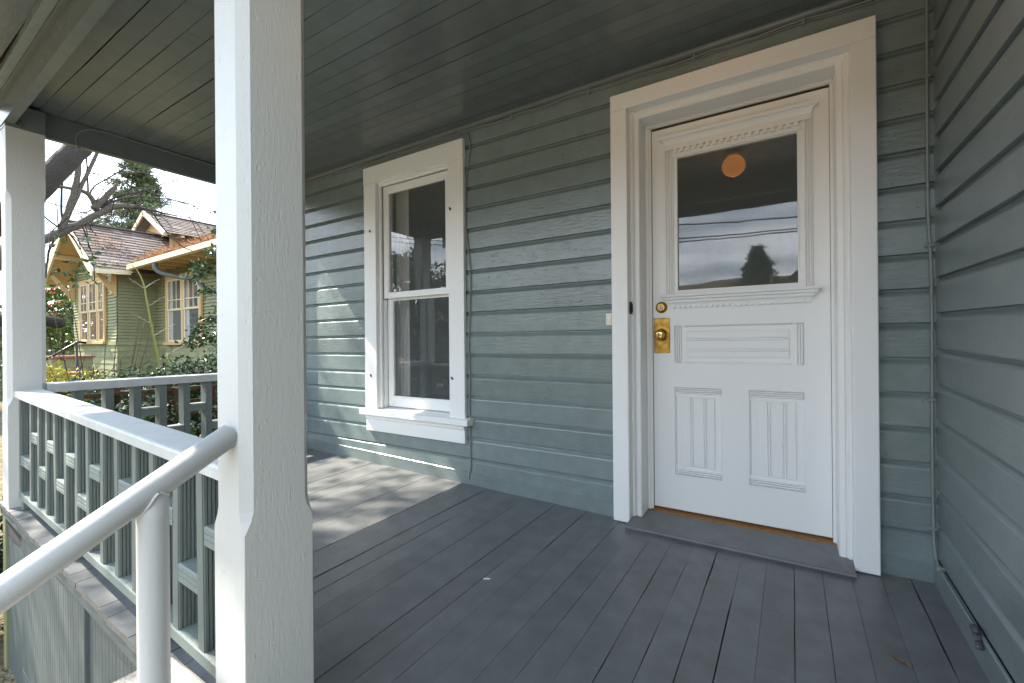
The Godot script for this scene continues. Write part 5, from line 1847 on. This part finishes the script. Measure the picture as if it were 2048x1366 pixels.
# ---------------------------------------------------------------- overhead wires
func wire_run(called: String, label: String, a: Vector3, b: Vector3, sag: float, r: float, group := "") -> void:
	var pts: Array = []
	for k in 25:
		var t := k / 24.0
		pts.append(a.lerp(b, t) - Vector3(0, sag * 4.0 * t * (1.0 - t), 0))
	var st := mk(true)
	tube(st, pts, r, 6)
	single(called, st, "wire", label, "wire", group)


func wires() -> void:
	wire_run("service_wire", "topmost overhead wire slanting down past the conifer", Vector3(-9, 2.83, 1.78), Vector3(-9, 2.85, -3.4), 0.02, 0.008)
	wire_run("service_wire", "overhead wire crossing behind the upright limb just below the topmost wire", Vector3(-9.5, 3.03, 1.55), Vector3(-9.5, 2.41, -3.07), 0.03, 0.008)
	wire_run("service_wire", "level overhead wire crossing the upright limb of the bare tree", Vector3(-8.5, 2.03, 1.35), Vector3(-8.5, 3.09, -1.63), 0.01, 0.007)
	wire_run("service_wire", "low overhead wire passing behind the broken stub above the bungalow roof", Vector3(-10, 2.42, 1.12), Vector3(-10, 1.93, -2.19), 0.02, 0.008)


# ---------------------------------------------------------------- what the glass mirrors, across the street
func across_the_street() -> void:
	# three lines on poles along the kerb
	for q in [[3.76, -0.068, 0.006, "upper"], [3.35, -0.038, 0.0055, "middle"], [3.26, -0.030, 0.0055, "lowest"]]:
		var pts: Array = []
		for k in 41:
			var x := lerpf(-24.0, 22.0, k / 40.0)
			pts.append(Vector3(x, q[0] + q[1] * (x + 1.5) + q[2] * (x + 1.5) * (x + 1.5), 13.15))
		var st := mk(true)
		tube(st, pts, 0.020, 6)
		single("street_wire", st, "wire", "%s of the three street wires mirrored in the door glass" % q[3], "wire", "street wires along the kerb")
	for x in [-24.0, 22.0]:
		var p := thing("utility_pole", "wooden utility pole at the %s end of the street wires" % ("far" if x < 0 else "near"), "pole", Vector3(x, -1.95, 13.15), "utility poles")
		var st := mk(true)
		tube(st, [Vector3.ZERO, Vector3(0, 5, 0), Vector3(0, 11, 0)], [0.17, 0.15, 0.11], 10)
		part("pole_shaft", st, "bark", p)
		part("crossarm", one(Vector3(-0.06, 9.6, -1.1), Vector3(0.06, 9.74, 1.1), 0.01), "bark", p)
	conifer("round_topped_pine", "bushy pine mirrored low in the door glass, across the street", Vector3(-2.35, -1.95, 38.0), 9.4, 4.9, 0.15, Color(0.03, 0.06, 0.03), Color(0.08, 0.12, 0.05), 60, 0.42, 0.95)
	# evergreen row at the front left, mirrored in the window
	for k in 6:
		var o := thing("evergreen", ["tallest dark evergreen mirrored at the left of the window glass", "dark evergreen mirrored in the middle of the window glass", "lower dark evergreen mirrored toward the right of the window glass", "bushy dark evergreen next to the tallest, outside the mirrored row", "dark evergreen beside the far front corner of the bungalow", "dark evergreen farthest from the porch, past the bungalow"][k], "tree", Vector3([-15.2, -13.4, -11.7, -17.2, -21.0, -26.5][k], -1.95, [11.6, 11.4, 11.8, 11.0, 0.9, 2.2][k]), "evergreens along the front left")
		var h: float = [6.0, 5.7, 5.1, 5.5, 6.5, 7.5][k]
		var st := mk(true)
		tube(st, [Vector3.ZERO, Vector3(0, h * 0.9, 0)], [0.14, 0.03], 8)
		part("trunk", st, "dark_bark", o)
		var cs: Array = []
		for i in (120 if k < 4 else 220):
			var t := pow(rng.randf(), 0.8)
			var a := rng.randf() * TAU
			var r := (1.5 if k < 4 else 2.4) * (1.0 - t * t * 0.8) * sqrt(rng.randf())
			cs.append(Vector3(cos(a) * r, 0.3 + t * (h - 0.4), sin(a) * r))
		part("crown", leaves(clumps(cs, 34, 0.20), 0.14, 0.30, 0.5, Color(0.03, 0.055, 0.02), Color(0.13, 0.17, 0.065)), "leaf_gloss", o)
	# spiky palm-like plant and a low hedge, tiny in the door glass
	var y := thing("spiky_plant", "spiky leaved plant on a bare stem mirrored at the corner of the door glass", "plant", Vector3(-4.75, -1.95, 25.5))
	var ys := mk(true)
	tube(ys, [Vector3.ZERO, Vector3(0.1, 2.5, 0), Vector3(0, 4.6, 0)], [0.16, 0.12, 0.12], 8)
	part("stem", ys, "bark", y)
	var bl := mk()
	for k in 46:
		var a := rng.randf() * TAU
		var up := rng.randf_range(0.2, 1.0)
		var d := Vector3(cos(a), up * 1.4, sin(a)).normalized()
		var s := d.cross(Vector3.UP).normalized() * 0.05
		var p := Vector3(0, 4.5, 0)
		tri(bl, p - s, p + s, p + d * rng.randf_range(0.8, 1.2), Vector3(d.x, 1, d.z))
	part("blades", bl, "green_siding1", y)
	var h := thing("far_house", "small brown roofed house across the street, its gable mirrored in the door glass", "house", Vector3(0.2, -1.95, 46))
	part("wall", one(Vector3(-1.9, 0, -3), Vector3(5.0, 5.9, 5)), "plaster", h)
	var rf := mk()
	prism(rf, PackedVector2Array([Vector2(-2.4, 5.7), Vector2(5.6, 5.7), Vector2(1.0, 8.6)]), Vector3(0, 0, -3.5), Vector3(0, 0, 5.5), Vector3.RIGHT, Vector3.UP)
	part("roof", rf, "roof_far", h)
	part("window", one(Vector3(0.3, 2.6, -3.05), Vector3(1.7, 4.0, -2.98)), "dark", h)
	# dry hills
	var n := FastNoiseLite.new()
	n.seed = 31
	n.frequency = 0.0011
	n.fractal_octaves = 5
	var hill := mk(true)
	var nx := 70
	var nz := 14
	var grid: Array = []
	for i in nx + 1:
		var row: Array = []
		for j in nz + 1:
			var x := lerpf(-3600, 3600, float(i) / nx)
			var z := lerpf(700, 2600, float(j) / nz)
			var t := float(j) / nz
			var rise := sin(minf(t * 1.25, 1.0) * PI / 2)
			row.append(Vector3(x, -8.0 + rise * (238.0 + x * 0.012 + n.get_noise_2d(x, z) * 110.0), z))
		grid.append(row)
	for i in nx:
		for j in nz:
			quad(hill, grid[i][j], grid[i + 1][j], grid[i + 1][j + 1], grid[i][j + 1], Vector3.UP)
	single("hill", hill, "hill", "dry brown hills far across the street, mirrored in the door glass", "hill", "", "structure")
